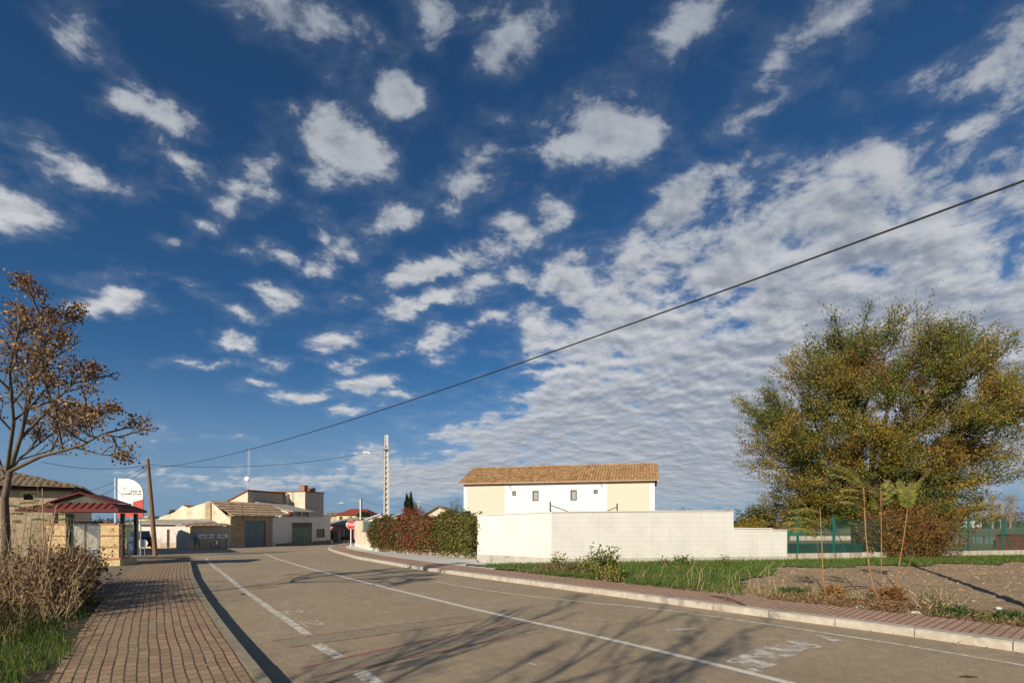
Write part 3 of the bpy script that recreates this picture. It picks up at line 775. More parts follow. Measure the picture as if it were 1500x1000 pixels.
# ---------------------------------------------------------------- painted block wall
def block_wall(name, P0, P1, pts, thick, label, plinth=.28, cope=True, ext=0):
    """pts: list of (px,py) of the head from left to right; a thing with wall, plinth and coping"""
    loc, rz, w = frame_of(P0, P1); b0 = loc.z
    t = empty(name, loc, label, 'wall', rz)
    head = []
    for px, py in pts:
        s_, Y = colhit(P0, P1, px); head.append((s_, zat(py, Y)-b0))
    head[0] = (0, head[0][1]); head[-1] = (w, head[-1][1])
    out = [(0, -.6)]+head+[(w, -.6)][0:1]
    mb = MB(); uv = []
    mb.prism([(0, -.6), (w, -.6)]+head[::-1], 'y', 0, thick)
    mb.uv = [(v[0]+v[1], v[2]) for v in mb.v]
    mb.build('masonry', M['block'], t)
    gl = lambda s_: g(P0[1]+(P1[1]-P0[1])*s_/w)-b0
    mb = MB(); n = 12
    for i in range(n):
        a, b_ = w*i/n, w*(i+1)/n
        n0 = len(mb.v)
        for x in (a, b_): mb.v += [(x, -.03, -.7), (x, -.03, gl(x)+plinth+.1), (x, .0, gl(x)+plinth+.12)]
        mb.face((n0, n0+3, n0+4, n0+1)); mb.face((n0+1, n0+4, n0+5, n0+2))
    mb.build('plinth', M['dirty_concrete'] if False else M['concrete'], t)
    if cope:
        mb = MB()
        for (a, za), (b_, zb) in zip(head, head[1:]):
            if b_-a < .05: continue
            mb.prism([(a, za+.003), (b_, zb+.003), (b_, zb+.05), (a, za+.05)], 'y', -.035, thick+.035)
        mb.build('coping', M['pale_wall'], t)
    return t, head
P700 = V2(G(699, 821.5))
bw1, _ = block_wall('block_wall', P700, FW0, ((699, 755), (808, 750.5)), .2, 'short white block wall from the red and green hedge to the vertical corner', plinth=.22)
ext = FW0+(FW1-FW0).normalized()*.0
bw2, hd = block_wall('block_wall', FW0+Vector((.005, 0)), FW1, ((808, 750.5), (940, 749), (1074.5, 748.5), (1074.6, 774), (1131, 774.5), (1131.1, 776.5), (1153, 777)), .2, 'long white block wall stepping down on its right behind the weeds', plinth=.2)
# rail posts standing behind the wall top
for i, (px, px2, lab) in enumerate(((806, 848, 'left steel post with a slanting stay rising above the white block wall'), (904, 875, 'right steel post with a slanting stay rising above the white block wall'))):
    s_, Y = colhit(FW0, FW1, px); Y += .6; p = A(px, 748.5, Y); q = A(px2, 750, Y+.3)
    zt = zat(734 if i == 0 else 737, Y)
    t = empty('stay_post', (p.x, p.y, g(p.y)), lab, 'post', 0, 'steel stay posts')
    mb = MB(); mb.tube([(0, 0, 0), (0, 0, zt-g(p.y))], .03, 8); mb.build('post', M['dark_metal'], t)
    mb = MB(); z1 = zat(739.5 if i == 0 else 742, Y)-g(p.y); mb.tube([(0, 0, z1), (q.x-p.x, q.y-p.y, zat(751, q.y)-g(p.y)-.1)], .018, 6)
    mb.tube([(0, 0, z1-.1), (.14 if i == 0 else -.1, .1, z1-.6)], .014, 5)
    mb.build('stay', M['dark_metal'], t)

# ---------------------------------------------------------------- mesh fence on its low wall (right)
ed = (FW2-FW1).normalized(); FWE = FW1+ed*34
loc, rz, w = frame_of(FW1, FWE); b0 = loc.z
lw = empty('low_wall', loc, 'low stained concrete wall carrying the green mesh fence', 'wall', rz)
mb = MB(); n = 30
gz = lambda s_: g(FW1.y+(FWE.y-FW1.y)*s_/w)-b0
for i in range(n):
    a, b_ = w*i/n, w*(i+1)/n
    n0 = len(mb.v)
    for x in (a, b_): mb.v += [(x, .0, gz(x)-.3), (x, .0, gz(x)+.42), (x, .2, gz(x)+.42), (x, .2, gz(x)-.3)]
    for e in range(3): mb.face((n0+e, n0+4+e, n0+5+e, n0+1+e))
mb.face((3, 2, 1, 0))
mb.build('masonry', M['dirty_concrete'], lw)
fence = empty('mesh_fence', loc, 'green wire mesh fence with green posts standing on the low concrete wall', 'fence', rz)
def fpx(px): return colhit(FW1, FWE, px)[0]
topz = 2.0
for px in (1171, 1224, 1421.5, 1471.5, 1560, 1640):
    s_ = fpx(px); z0 = gz(s_)+.40
    mb = MB(); mb.box(s_-.05, s_+.05, .06, .12, z0, gz(s_)+topz+.1); mb.box(s_-.055, s_+.055, .055, .125, gz(s_)+topz+.1, gz(s_)+topz+.14)
    if px in (1224, 1471.5): mb.tube([(s_, .1, gz(s_)+topz-.1), (s_+.75, .12, z0)], .022, 6)
    mb.build('post', M['fence_green'], fence)
mb = MB(); x = .05
while x < w-1:
    z = gz(x); mb.box(x-.0025, x+.0025, .088, .093, z+.44, z+topz); x += .06
for k in range(9):
    z = .5+k*.185
    for i in range(30): mb.tube([(w*i/30, .095, gz(w*i/30)+z), (w*(i+1)/30, .095, gz(w*(i+1)/30)+z)], .003, 3, False)
mb.build('mesh', M['fence_green'], fence)
s0, s1 = .1, fpx(1268)
mb = MB(); nn = 14
for i in range(nn):
    a, b_ = s0+(s1-s0)*i/nn, s0+(s1-s0)*(i+1)/nn
    z0, z1 = gz(a), gz(b_); q = random.uniform(-.02, .02)
    mb.box(a, b_, .13+q, .145+q, z0+.44, z0+.86+q)
mb.build('screen_net', M['dark_net'], fence)
# rusty steel box at the frame edge
p = Vector(((1490-750)/F*27.6, 27.6))
t = empty('steel_tank', (p.x, p.y, g(p.y)), 'rusty brown steel box behind the green fence at the right edge', 'tank', rz)
mb = MB(); mb.box(0, 1.6, 0, 1.0, 0, 1.22); mb.build('body', M['rust'], t)
mb = MB(); mb.box(-.05, 1.65, -.05, 1.05, 1.22, 1.27); mb.build('lid', M['rust'], t)

# ---------------------------------------------------------------- beyond the fence
def longwall(name, p0, p1, h, m, label, t=.2, cat='wall'):
    a, b_ = V2(p0), V2(p1); loc, rz, w = frame_of(a, b_); z1 = g(b_.y)-loc.z
    mb = MB(); n = 6
    mb.prism([(0, -.4), (w, z1-.4), (w, z1+h), (0, h)], 'y', 0, t); mb.prism([(-.02, h+.002), (w+.02, z1+h+.002), (w+.02, z1+h+.06), (-.02, h+.06)], 'y', -.04, t+.04)
    o = mb.build(name, m, None, loc=loc); o.rotation_euler.z = rz
    return tag(o, label, cat)
longwall('low_wall', G(1158, 790.5), G(1292, 790), .62, M['dirty_concrete'], 'pale concrete wall across the grass behind the elm trunk')
longwall('low_wall', G(1388, 795.5), G(1457, 795), .85, mat('grey_block', (.12, .13, .13), (.16, .17, .165)), 'dark grey wall beyond the fence left of the last green posts')
longwall('low_wall', G(1458, 801), G(1530, 801), .62, M['dark_net'], 'dark low wall beyond the fence behind the rusty tank')
inner = empty('mesh_fence', G(1388, 796), 'distant green sports fence of thin dark posts beyond the grey wall', 'fence', 0)
ib = inner.location
for px in (1397, 1413, 1432.5, 1452.5, 1477, 1499):
    q = G(px, 795.8); mb = MB(); mb.tube([(q.x-ib.x, q.y-ib.y+.3, q.z-ib.z), (q.x-ib.x, q.y-ib.y+.3, q.z-ib.z+3.0)], .06, 6); mb.build('post', M['fence_green'], inner)
q0, q1 = G(1388, 795.8)-ib, G(1530, 795.8)-ib
mb = MB()
for k in range(6):
    z = .9+k*.42; mb.tube([(q0.x, q0.y+.3, z), (q1.x, q1.y+.3, z)], .012, 3)
mb.build('wire', M['fence_green'], inner)
# green railing behind the step of the white wall
t = empty('mesh_fence', G(1118, 786), 'short stretch of green fence above the stepped end of the white wall', 'fence', 0); ib = t.location
for px in (1121, 1151):
    q = G(px, 787)-ib; mb = MB(); mb.tube([(q.x, q.y, 0), (q.x, q.y, 3.4 if px == 1151 else 2.4)], .06, 6); mb.build('post', M['fence_green'], t)
q0, q1 = G(1118, 787)-ib, G(1180, 787)-ib
mb = MB(); mb.box(q0.x, q1.x, q0.y, q0.y+.03, .3, 1.45); mb.build('screen_net', M['fence_green'], t)
# water tower
wp = G(1411, 769.5); wp = A(1411, 770, 260); wp.z = g(260)
s_ = 260/F
t = empty('water_tower', wp, 'cream water tower with a round orange brick tank beside a white shed', 'water tower')
mb = MB()
for a in (0, 90, 180, 270):
    pass
mb.lathe([(1.9, 0), (1.7, 9.5)], 18); mb.build('shaft', M['lime_plaster'], t)
zt = zat(754, 260)-wp.z; zb = zat(748, 260)-wp.z
mb = MB(); mb.lathe([(1.9, 8.2), (3.3, zat(752, 260)-wp.z), (3.6, zat(744, 260)-wp.z), (3.6, zat(742.5, 260)-wp.z)], 24); mb.build('tank', M['brick'], t)
mb = MB(); mb.lathe([(3.9, zat(742.5, 260)-wp.z), (3.9, zat(742, 260)-wp.z), (1.3, zat(740, 260)-wp.z), (1.2, zat(738.5, 260)-wp.z), (.3, zat(737, 260)-wp.z)], 24); mb.build('roof', M['tile_pale'], t)
t = empty('shed', A(1427, 771, 240), 'small white flat shed at the foot of the water tower', 'shed'); t.location.z = g(240)
mb = MB(); mb.box(-4.5, 3.5, 0, 5, 0, 3.4); mb.build('wall', M['white_plaster'], t)
mb = MB(); mb.box(-4.8, 3.8, -.3, 5.3, 3.4, 3.75); mb.build('roof', M['fibre'], t)

# ---------------------------------------------------------------- low cream wall at the street corner
loc, rz, w = frame_of(CW1, CW0); b0 = loc.z
t = empty('corner_wall', loc, 'cream plastered corner wall with white foot and green screen beside the stop sign', 'wall', rz)
def cwl(px, py):
    s_, Y = colhit(CW1, CW0, px); return s_, zat(py, Y)-b0
ze = cwl(519, 762)[1]; xg0 = cwl(530, 766)[0]; xg1 = w+1.5; zg = cwl(535, 779)[1]
mb = MB(); mb.prism([(0, -.5), (w+1.5, -.5), (w+1.5, zg), (xg0, zg), (xg0, ze), (0, ze)], 'y', 0, .3)
mb.prism([(0.3, -.5), (0.3, ze), (8.3, ze-.1), (8.3, -.5)], 'x', 0, .3) if False else None
mb.box(0, .3, .3, 9, -.8, ze-.03); mb.build('masonry', M['lime_plaster'], t)
mb = MB(); mb.prism([(-.03, -.4), (w+1.5, -.4), (w+1.5, g(CW0.y)-b0+.5), (-.03, .42)], 'y', -.03, -.002); mb.build('white_foot', M['pale_wall'], t)
mb = MB(); mb.box(xg0+.05, xg1, .1, .14, zg+.03, ze-.05); mb.build('green_screen', M['green_steel'], t)
mb = MB(); mb.box(xg0-.02, xg1, -.05, .35, zg+.001, zg+.06); mb.box(-.05, xg0+.02, -.05, .35, ze+.001, ze+.06); mb.build('coping', M['brick'], t)
# stop sign
sp = V2(G(514.5, 799, .1)); sp = Vector((-15.4, (-15.4)/((514-750)/F))); gy = g(sp.y)+.11
t = empty('stop_sign', (sp.x, sp.y, gy), 'red octagonal stop sign on a white post at the corner of the cream wall', 'road sign', rad(18))
zc = zat(768, sp.y)-gy; rr_ = 6.9*sp.y/F
mb = MB(); mb.tube([(0, 0, 0), (0, 0, zc+.2)], .045, 10); mb.build('post', M['white_paint'], t)
def ngon(r, n, off=0, sx=1): return [(r*math.cos(2*math.pi*(i+.5)/n+off)*sx, zc+r*math.sin(2*math.pi*(i+.5)/n+off)) for i in range(n)]
mb = MB(); mb.prism(ngon(rr_, 8), 'y', -.075, -.05); pl = mb.build('plate', M['white_paint'], t)
mb = MB(); mb.prism(ngon(rr_*.93, 8), 'y', -.082, -.076); mb.build('red_face', M['red_paint'], pl)
def text(name, s_, size, m, parent, loc, rot=(rad(90), 0, 0), align='CENTER', ext=.003, sp_=1.0, bold=.0):
    cu = bpy.data.curves.new(name, 'FONT'); cu.body = s_; cu.size = size; cu.align_x = align; cu.align_y = 'CENTER'; cu.extrude = ext; cu.space_line = sp_; cu.offset = bold
    cu.materials.append(m); tmp = bpy.data.objects.new('tmp', cu); me = bpy.data.meshes.new_from_object(tmp); bpy.data.objects.remove(tmp)
    me.materials.clear(); me.materials.append(m)
    o = bpy.data.objects.new(name, me); COL.objects.link(o); o.parent = parent; o.location = loc; o.rotation_euler = rot; return o
text('lettering', 'STOP', rr_*.85, M['white_paint'], pl, (0, -.088, zc), bold=.012)

# ---------------------------------------------------------------- left side of the street
L0, LU = Vector((-27.7, 42.5)), Vector((.235, .972)); LNv = Vector((-.972, .235))   # street line, its direction, away from the street
def onL(px, off=0):
    a = (px-750)/F; o = L0+LNv*off; s_ = (a*o.y-o.x)/(LU.x-a*LU.y); return o+LU*s_
def lcoord(P0, P1, px, py, b0): 
    s_, Y = colhit(P0, P1, px); return s_, zat(py, Y)-b0
# wall with the direction signs
P0, P1 = onL(279), onL(339.5); loc, rz, w = frame_of(P0, P1); b0 = loc.z
t = empty('street_wall', loc, 'street wall in shade-toned brown plaster with a tile coping behind the direction signs', 'wall', rz)
h0 = zat(771.5, P0.y)-b0; h1 = zat(770.5, P1.y)-b0
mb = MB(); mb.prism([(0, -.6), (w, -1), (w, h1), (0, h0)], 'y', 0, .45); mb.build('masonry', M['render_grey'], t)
mb = MB(); mb.box(-.06, -.003, -.02, .47, -.5, h0); mb.build('lit_end_face', M['lime_plaster'], t)  # cream skin paints the sunlit end; the darker front colour holds its shade
mb = MB(); tiles(mb, w+.2, (-.18, h0), (.6, h0+.24), x0=-.1, per=.26, row=.4, jit=.04); mb.build('coping', M['tile_pale'], t)
# return wall and the low building behind it
Pb, Pa = P0+LNv*.47, P0+LNv*.47+Vector((-3.3, 1.6))
Pa = Vector((-.6833*43.6, 43.6))
loc, rz, w = frame_of(Pa, Pb); b0 = loc.z
t = empty('garden_wall', loc, 'pale lime washed wall turning off left of the tile capped street wall', 'wall', rz)
h0 = zat(770, Pa.y)-b0
mb = MB(); mb.box(0, w-.02, 0, .3, -.6, h0); mb.build('masonry', M['old_plaster'], t)
mb = MB(); mb.box(-.04, w-.02, -.05, .35, h0+.002, h0+.09); mb.build('coping', M['fibre'], t)
Q0, Q1 = Vector(((205-750)/F*46, 46)), Vector(((262-750)/F*44.8, 44.8)); loc, rz, w = frame_of(Q0, Q1); b0 = loc.z
t = empty('outbuilding', loc, 'low old outbuilding with a grey sheet roof and narrow dark doorway', 'building', rz)
x0 = lcoord(Q0, Q1, 244.5, 780, b0)[0]; x1 = lcoord(Q0, Q1, 248.5, 780, b0)[0]; zd = lcoord(Q0, Q1, 246, 775, b0)[1]
hq = zat(766, 45)-g(45)
mb = MB(); shell(mb, w, hq, 2.4, [(x0, x1, -.05, zd)]); mb.build('wall', M['old_plaster'], t)
door(t, x0, x1, -.05, zd, M['dark_brown'], .12)
mb = MB(); slab(mb, [(-1.6, -.5, hq+.02), (w+.8, -.35, hq+.0), (w+2.0, 1.9, hq+.18), (w+.5, 2.7, hq+.45), (-1.6, 3.2, hq+.5)], .08)
mb.build('roof', M['fibre'], t)
for q0, q1 in ((0, x0-.05), (x1+.05, w-.1)):
    mb = MB(); mb.box(q0, q1, -.03, -.004, -.5, .52); mb.build('damp_plinth', M['render_grey'], t)
# yellow front with ochre door
Y0, Y1 = Vector(((196-750)/F*52, 52)), Vector(((221-750)/F*50.2, 50.2)); loc, rz, w = frame_of(Y0, Y1); b0 = loc.z
t = empty('house', loc, 'yellow washed house front with an ochre door behind the totem sign', 'building', rz)
a = lcoord(Y0, Y1, 206, 767, b0); b_ = lcoord(Y0, Y1, 215.5, 767, b0)
hy = zat(758, 51)-g(51)
mb = MB(); shell(mb, w, hy, 5, [(a[0], b_[0], 0, a[1])]); mb.build('wall', M['yellow_render'], t)
door(t, a[0], b_[0], 0, a[1], M['ochre_door'], .12, 2)
mb = MB(); mb.box(-.2, w+.2, -.3, 5.2, hy+.003, hy+.18); mb.build('roof', M['fibre'], t)
for px in (191, 197, 200.5):
    pass
# gable barn with the blue gate
P0, P1 = onL(338.5), onL(421); loc, rz, w = frame_of(P0, P1); b0 = loc.z
barn = empty('barn', loc, 'adobe barn with blue grey double gate and a mossy tiled roof', 'barn', rz)
wg = (onL(399)-P0).length
gx0, gt = lcoord(P0, P1, 358, 762, b0); gx1 = lcoord(P0, P1, 389.5, 762, b0)[0]
he = 3.05; hr = zat(735, 48.3)-b0; bw = 5.6
mb = MB(); gb = g((P0.y+P1.y)/2)-b0
shell(mb, w, he, bw, [(gx0, gx1, gb-.05, gt)])
mb.build('wall', M['adobe'], barn)
mb = MB(); mb.prism([(-.01, -.6), (bw, -.6), (bw, 2.1), (2.75, hr), (2.2, hr), (-.01, he-.35)], 'x', -.10, -.003); gw = mb.build('gable', M['lime_plaster'], barn)
mb = MB(); mb.box(-.22, -.101, 2.15, 2.75, .5, hr-.05); mb.build('recess_strip', M['adobe'], gw)  # dark proud strip painted in for the shaded recess of the gable
mb = MB(); mb.prism([(2.4, -.6), (9.6, -.6), (9.6, 1.75), (8.3, zat(757, 50)-b0), (2.9, hr-.1)], 'x', -.08, .2); o = mb.build('side_wall', M['lime_plaster'], barn)
door(barn, gx0, gx1, gb-.05, gt, M['blue_steel'], .15, 2, 9, name='gate')
for q0, q1 in ((.02, gx0-.02), (gx1+.02, wg)):
    mb = MB(); mb.box(q0, q1, -.05, -.004, -1.2, gb+.5); mb.build('damp_plinth', M['render_grey'], barn)
mb = MB(); tiles(mb, wg+.1, (-.38, he-.10), (.25, he+.12), x0=-.15, per=.26, row=.6, jit=.04); mb.build('canopy', M['tile_old'], barn)
mb = MB(); tiles(mb, w+.2, (-.05, he+.05), (2.6, hr+.03), x0=0, per=.24, row=.5, jit=.03); tiles(mb, w+.2, (bw, 2.3), (2.6, hr+.03), x0=0, per=.3, row=.5, jit=.05)
mb.build('roof', M['tile_old'], barn)
mb = MB(); mb.tube([(wg*.17, -.42, he-1.2), (wg*.17, -.42, he+1.25)], .03, 6); mb.tube([(wg*.17, -.42, he-.9), (wg*.17, 0, he-.9)], .02, 5); mb.build('wire_bracket', M['rust'], barn)
# red roofed gable further back
P0 = Vector(((247-750)/F*60, 60)); P1 = Vector(((291-750)/F*59.2, 59.2)); loc, rz, w = frame_of(P0, P1); b0 = loc.z
t = empty('outbuilding', loc, 'pale plastered gable building with a red tile slope left of the barn', 'building', rz)
pk = w*.47; hp = zat(740, 60)-b0; hl_ = zat(757, 60)-b0
mb = MB(); mb.prism([(0, -.5), (w+1.5, -.5), (w+1.5, hl_+.1), (pk, hp), (0, hl_)], 'y', 0, .3); mb.build('wall', M['lime_plaster'], t)
mb = MB(); sl = (hp-hl_-.1)/(w+1.5-pk)
slab(mb, [(pk, .05, hp+.05), (w+3.0, .05, hp+.05-sl*(w+3-pk)), (w+3.0, 9, hp+.05-sl*(w+3-pk)), (pk, 9, hp+.05)], .1)
mb.build('roof', M['tile_red'], t)
mb = MB(); slab(mb, [(-.3, .05, hl_-.02), (pk-.01, .05, hp+.05), (pk-.01, 9, hp+.05), (-.3, 9, hl_-.02)], .1); mb.build('roof', M['tile_red'], t)
# white fronted garage
P0, P1 = onL(399.5, -.25), onL(484, -.25); loc, rz, w = frame_of(P0, P1); b0 = loc.z
gar = empty('garage', loc, 'long whitewashed garage with a green gate and a barred window', 'garage', rz)
def gl2(px, py): return lcoord(P0, P1, px, py, b0)
gx0, gt = gl2(427.5, 765); gx1 = gl2(457, 765)[0]; gb = g((P0.y+P1.y)/2)-b0
wx0, wz1 = gl2(463.5, 774.5); wx1, wz0 = gl2(475.5, 786.5)
hA = gl2(400, 770.5)[1]; hB = gl2(440, 758)[1]; xs_ = gl2(409, 760)[0]
mb = MB()
wall_grid(mb, w, hB, [(gx0, gx1, gb-.1, gt), (wx0, wx1, wz0, wz1)], top=lambda x: hB if x >= xs_ else hB)
mb.v = [(v[0], v[1], v[2]) for v in mb.v]
mb.quad((w, 0, -1.5), (w, 6, -1.5), (w, 6, hB), (w, 0, hB)); mb.quad((0, 0, -1.5), (0, 0, hB), (0, 6, hB), (0, 6, -1.5)); mb.quad((0, 6, -1.5), (0, 6, hB), (w, 6, hB), (w, 6, -1.5))
mb.build('wall', M['pale_wall'], gar)
mb = MB(); mb.box(xs_, w+.1, -.10, 6.1, hB+.002, hB+.14); mb.box(-.02, xs_-.02, -.03, .4, hB-.002+.004, hB+.05); mb.build('parapet', M['concrete_pale'], gar)
door(gar, gx0, gx1, gb-.1, gt, M['green_steel'], .14, 2, 7, name='gate')
mb = MB(); mb.box(gx0, gx1, .05, .07, gt-.55, gt-.02); mb.build('transom', M['dark_metal'], gar)
window(gar, wx0, wx1, wz0, wz1, bars=7)
M['damp'] = mat('damp_grey', (.10, .09, .085), (.20, .18, .16), scale=2)
for a, b_ in ((.5, gx0-.1), (gx1+.1, w)):
    mb = MB(); mb.box(a, b_, -.05, -.004, -1.5, gl2(450, 793)[1]); mb.build('damp_plinth', M['damp'], gar)
# building C: lean-to house above the garage with windows under a grey roof
P0 = onL(427, 1.2); P1 = onL(456, 1.2); loc, rz, w = frame_of(P0, P1); b0 = loc.z
t = empty('house', loc, 'cream house with a sloping lit side wall and small grey porch roof above the garage', 'house', rz)
ze = zat(748, P0.y)-b0; dpt = 6.2; zb = zat(731, 58)-b0
x0 = .35; win = [(lcoord(P0, P1, a, 752, b0)[0], lcoord(P0, P1, b_, 752, b0)[0], ze-1.15, ze-.12) for a, b_ in ((432, 440.5), (443.5, 451.5))]
mb = MB(); shell(mb, w, ze, dpt, win, hb=zb); mb.build('wall', M['lime_plaster'], t)
for q in win: window(t, *q, fr='wood')
mb = MB(); slab(mb, [(-.25, -.35, ze-.02), (w+.3, -.35, ze-.02), (w+.3, dpt+.2, zb+.08), (-.25, dpt+.2, zb+.08)], .12); mb.build('roof', M['fibre'], t)
mb = MB(); mb.box(-.32, -.26, -.1, .2, ze-1.4, ze-.1); mb.box(-.26, .2, -.12, -.02, ze-1.3, ze-.1); mb.build('shutter', M['red_door'], t)
# tall building D behind
P0 = onL(364, 6.2); P1 = onL(440, 6.2); loc, rz, w = frame_of(P0, P1); b0 = loc.z
hh = zat(718.5, P0.y)-b0
tall = empty('warehouse', loc, 'tall cream building with a sloping red roof edge rising over the barn', 'building', rz)
xl = colhit(P0, P0+LNv, 332); wl_ = (Vector(((332-750)/F*xl[1], xl[1]))-P0).length; zl = zat(737, xl[1])-b0
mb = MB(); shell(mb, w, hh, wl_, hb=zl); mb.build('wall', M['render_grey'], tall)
mb = MB(); mb.prism([(0, -.5), (wl_, -.5), (wl_, zl), (0.0, hh)], 'x', -.12, -.003); mb.build('gable', M['lime_plaster'], tall)  # sunlit end painted in paler plaster, shaded front in darker render
mb = MB(); mb.prism([(-.15, hh+.005), (wl_+.2, zl+.005), (wl_+.2, zl+.13), (-.15, hh+.13)], 'x', -.25, w); mb.build('roof', M['tile_red'], tall)
x0 = lcoord(P0, P1, 415.5, 740, b0)[0]; mb = MB(); mb.box(x0, x0+.9, -.45, -.003, -.5, hh-.02); mb.build('lit_strip', M['lime_plaster'], tall)  # pale colour paints the sunlit offset in the shaded front
P0b = onL(447, 3.4); P1b = onL(474, 3.4); loc, rz, w = frame_of(P0b, P1b); b0 = loc.z
hh = zat(720, P0b.y)-b0
tw = empty('tower_house', loc, 'square plastered tower block with two small brick chimneys', 'building', rz)
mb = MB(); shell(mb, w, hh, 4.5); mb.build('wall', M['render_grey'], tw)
mb = MB(); mb.box(-.05, -.003, -.02, 2.9, -.5, hh-.01); mb.build('lit_side', M['lime_plaster'], tw)  # paler skin puts the sunlight on this side into its colour
mb = MB(); mb.box(-.12, w+.12, -.12, 4.6, hh+.003, hh+.12); rf = mb.build('roof', M['tile_red'], tw)
for px, hch in ((455, 7), (466, 4.5)):
    x0 = lcoord(P0b, P1b, px, 720, b0)[0]; mb = MB(); mb.box(x0-.45, x0+.25, .6, 1.2, hh+.12, hh+.12+hch*62/F*1.2); mb.box(x0-.52, x0+.32, .53, 1.27, hh+.121+hch*62/F*1.2, hh+.2+hch*62/F*1.2)
    mb.build('chimney', M['brick'], rf)
# antenna mast with dish
p = A(364.5, 719, 58)
t = empty('antenna_mast', p-Vector((0, 0, .3)), 'tall lattice antenna mast with a white dish on the tall building', 'antenna')
hm = zat(657, 58)-p.z+.3
mb = MB()
for k in range(3):
    a = 2.1*k; mb.tube([(.13*math.cos(a), .13*math.sin(a), 0), (.09*math.cos(a), .09*math.sin(a), hm)], .012, 4)
for i in range(int(hm/.3)):
    for k in range(3):
        a, b_ = 2.1*k, 2.1*(k+1); mb.tube([(.12*math.cos(a), .12*math.sin(a), i*.3), (.12*math.cos(b_), .12*math.sin(b_), i*.3+.3)], .006, 3, False)
mb.build('mast', M['galv'], t)
mb = MB(); mb.tube([(-.35, 0, hm-.05), (.35, 0, hm-.05)], .02, 5); 
for k in range(5): mb.tube([(-.3+k*.15, -.18, hm-.05), (-.3+k*.15, .18, hm-.05)], .01, 4)
mb.build('aerial', M['dark_metal'], t)
zd = zat(701, 58)-p.z+.3
mb = MB(); Rm = Matrix.Rotation(rad(75), 4, 'X') @ Matrix.Rotation(0, 4, 'Z'); n0 = 16
prof = [(.02, 0), (.12, .02), (.22, .05), (.27, .08)]
for r_, z in prof:
    for k in range(n0):
        a = 2*math.pi*k/n0; v = Rm @ Vector((r_*math.cos(a), r_*math.sin(a), z)); mb.v.append((v.x-.15, v.y-.2, v.z+zd))
for i in range(len(prof)-1):
    for k in range(n0): mb.face((i*n0+k, i*n0+(k+1) % n0, (i+1)*n0+(k+1) % n0, (i+1)*n0+k))
mb.build('dish', M['white_paint'], t)
mb = MB(); mb.tube([(-.75, 0, zd-1.2), (.1, 0, zd-1.6)], .025, 5); mb.tube([(-.75, -.15, zd-1.2), (-.75, .15, zd-1.2)], .03, 5); mb.build('side_arm', M['dark_metal'], t)
# pink building with red door at the end of the street
P0, P1 = Vector(((480-750)/F*74, 74)), Vector(((512-750)/F*70, 70)); loc, rz, w = frame_of(P0, P1); b0 = loc.z
t = empty('shop', loc, 'low pink rendered building with a dark red door at the end of the street', 'building', rz)
d0_ = lcoord(P0, P1, 487, 777, b0); d1_ = lcoord(P0, P1, 496.5, 777, b0); d2 = lcoord(P0, P1, 505, 777, b0); d3 = lcoord(P0, P1, 511, 777, b0)
hh = zat(767, 72)-b0
mb = MB(); shell(mb, w+2, hh, 6, [(d0_[0], d1_[0], -.2, d0_[1]), (d2[0], d3[0], -.2, d2[1])]); mb.build('wall', M['pink_render'], t)
door(t, d0_[0], d1_[0], -.2, d0_[1], M['red_door'], .12); door(t, d2[0], d3[0], -.2, d2[1], M['green_steel'], .12)
for q0, q1 in ((d1_[0]+.02, d1_[0]+.22), (d2[0]-.25, d2[0]-.03)):
    mb = MB(); mb.box(q0, q1, -.03, -.003, -.3, d0_[1]+.1); mb.build('door_jamb', M['white_paint'], t)
mb = MB(); slab(mb, [(-.4, -.6, hh+.0), (w+2.4, -.6, hh-.02), (w+2.4, 4, hh+1.0), (-.4, 4, hh+1.0)], .12); mb.build('roof', M['fibre'], t)
for px, lab in ((484.5, 'bushy potted shrub in a white pot at the end of the garage'), (503, 'potted plant in a white pot beside the green door of the pink building'), (509.5, 'small potted plant nearest the stop sign post')):
    Yp = {484.5: 64, 503: 69, 509.5: 68}[px]; p = Vector(((px-750)/F*Yp, Yp, g(Yp)))
    big = px < 490
    t = empty('potted_plant', p, lab, 'potted plant', 0, 'potted plants at the end of the street')
    mb = MB(); mb.lathe([(.22, 0), (.30, .38 if big else .3), (.33, .42 if big else .34)], 14); mb.build('pot', M['terracotta_pot'], t)
    nL = 900 if big else 400; d = R.normal(size=(nL, 3)); d /= np.linalg.norm(d, axis=1)[:, None]
    Pp = d*(R.random((nL, 1))**.4)*np.array([[.55, .5, .62 if big else .35]])*(1 if big else .8)+np.array([[0, 0, 1.05 if big else .6]])
    fast_mesh('foliage', leaf_verts(Pp, .12), 4, LEAF, pal(nL, [(.06, .09, .02), (.12, .10, .03), (.14, .09, .03)], [2, 1.5, 1]), t)
# ---------------------------------------------------------------- big rubble stone house on the left
Ck = Vector(((104-750)/F*27, 27)); hu = Vector((.8, .6)); hv = Vector((-.6, .8)); hw, hd_ = 9.0, 13.5
Fp = Ck-hu*hw
loc, rz, w = frame_of(Fp, Ck, g(Ck.y)); b0 = loc.z
sh = empty('stone_house', loc, 'old rubble stone house with a mossy tiled hip roof behind the bus shelter', 'house', rz)
he = zat(715, 27)-b0
xa, za = lcoord(Fp, Ck, 34.5, 720.5, b0); xb, zb_ = lcoord(Fp, Ck, 50, 732, b0)
mb = MB(); shell(mb, w, he, hd_, [(xa, xb, zb_, za)]); mb.build('wall', M['stone'], sh)
mb = MB(); mb.box(xa, xb, .15, .2, zb_, za); mb.build('window', M['dark_brown'], sh)
mb = MB(); mb.box(w+.003, w+.03, .0, hd_, he-.75, he-.02); mb.build('brick_band', M['brick'], sh)
run, rise = 4.5, 1.35
rf = MB(); tiles(rf, w+.9, (-.45, he), (run, he+rise), x0=-.45, per=.27, row=.45, jit=.03, hipl=run+.45, hipr=run+.45)
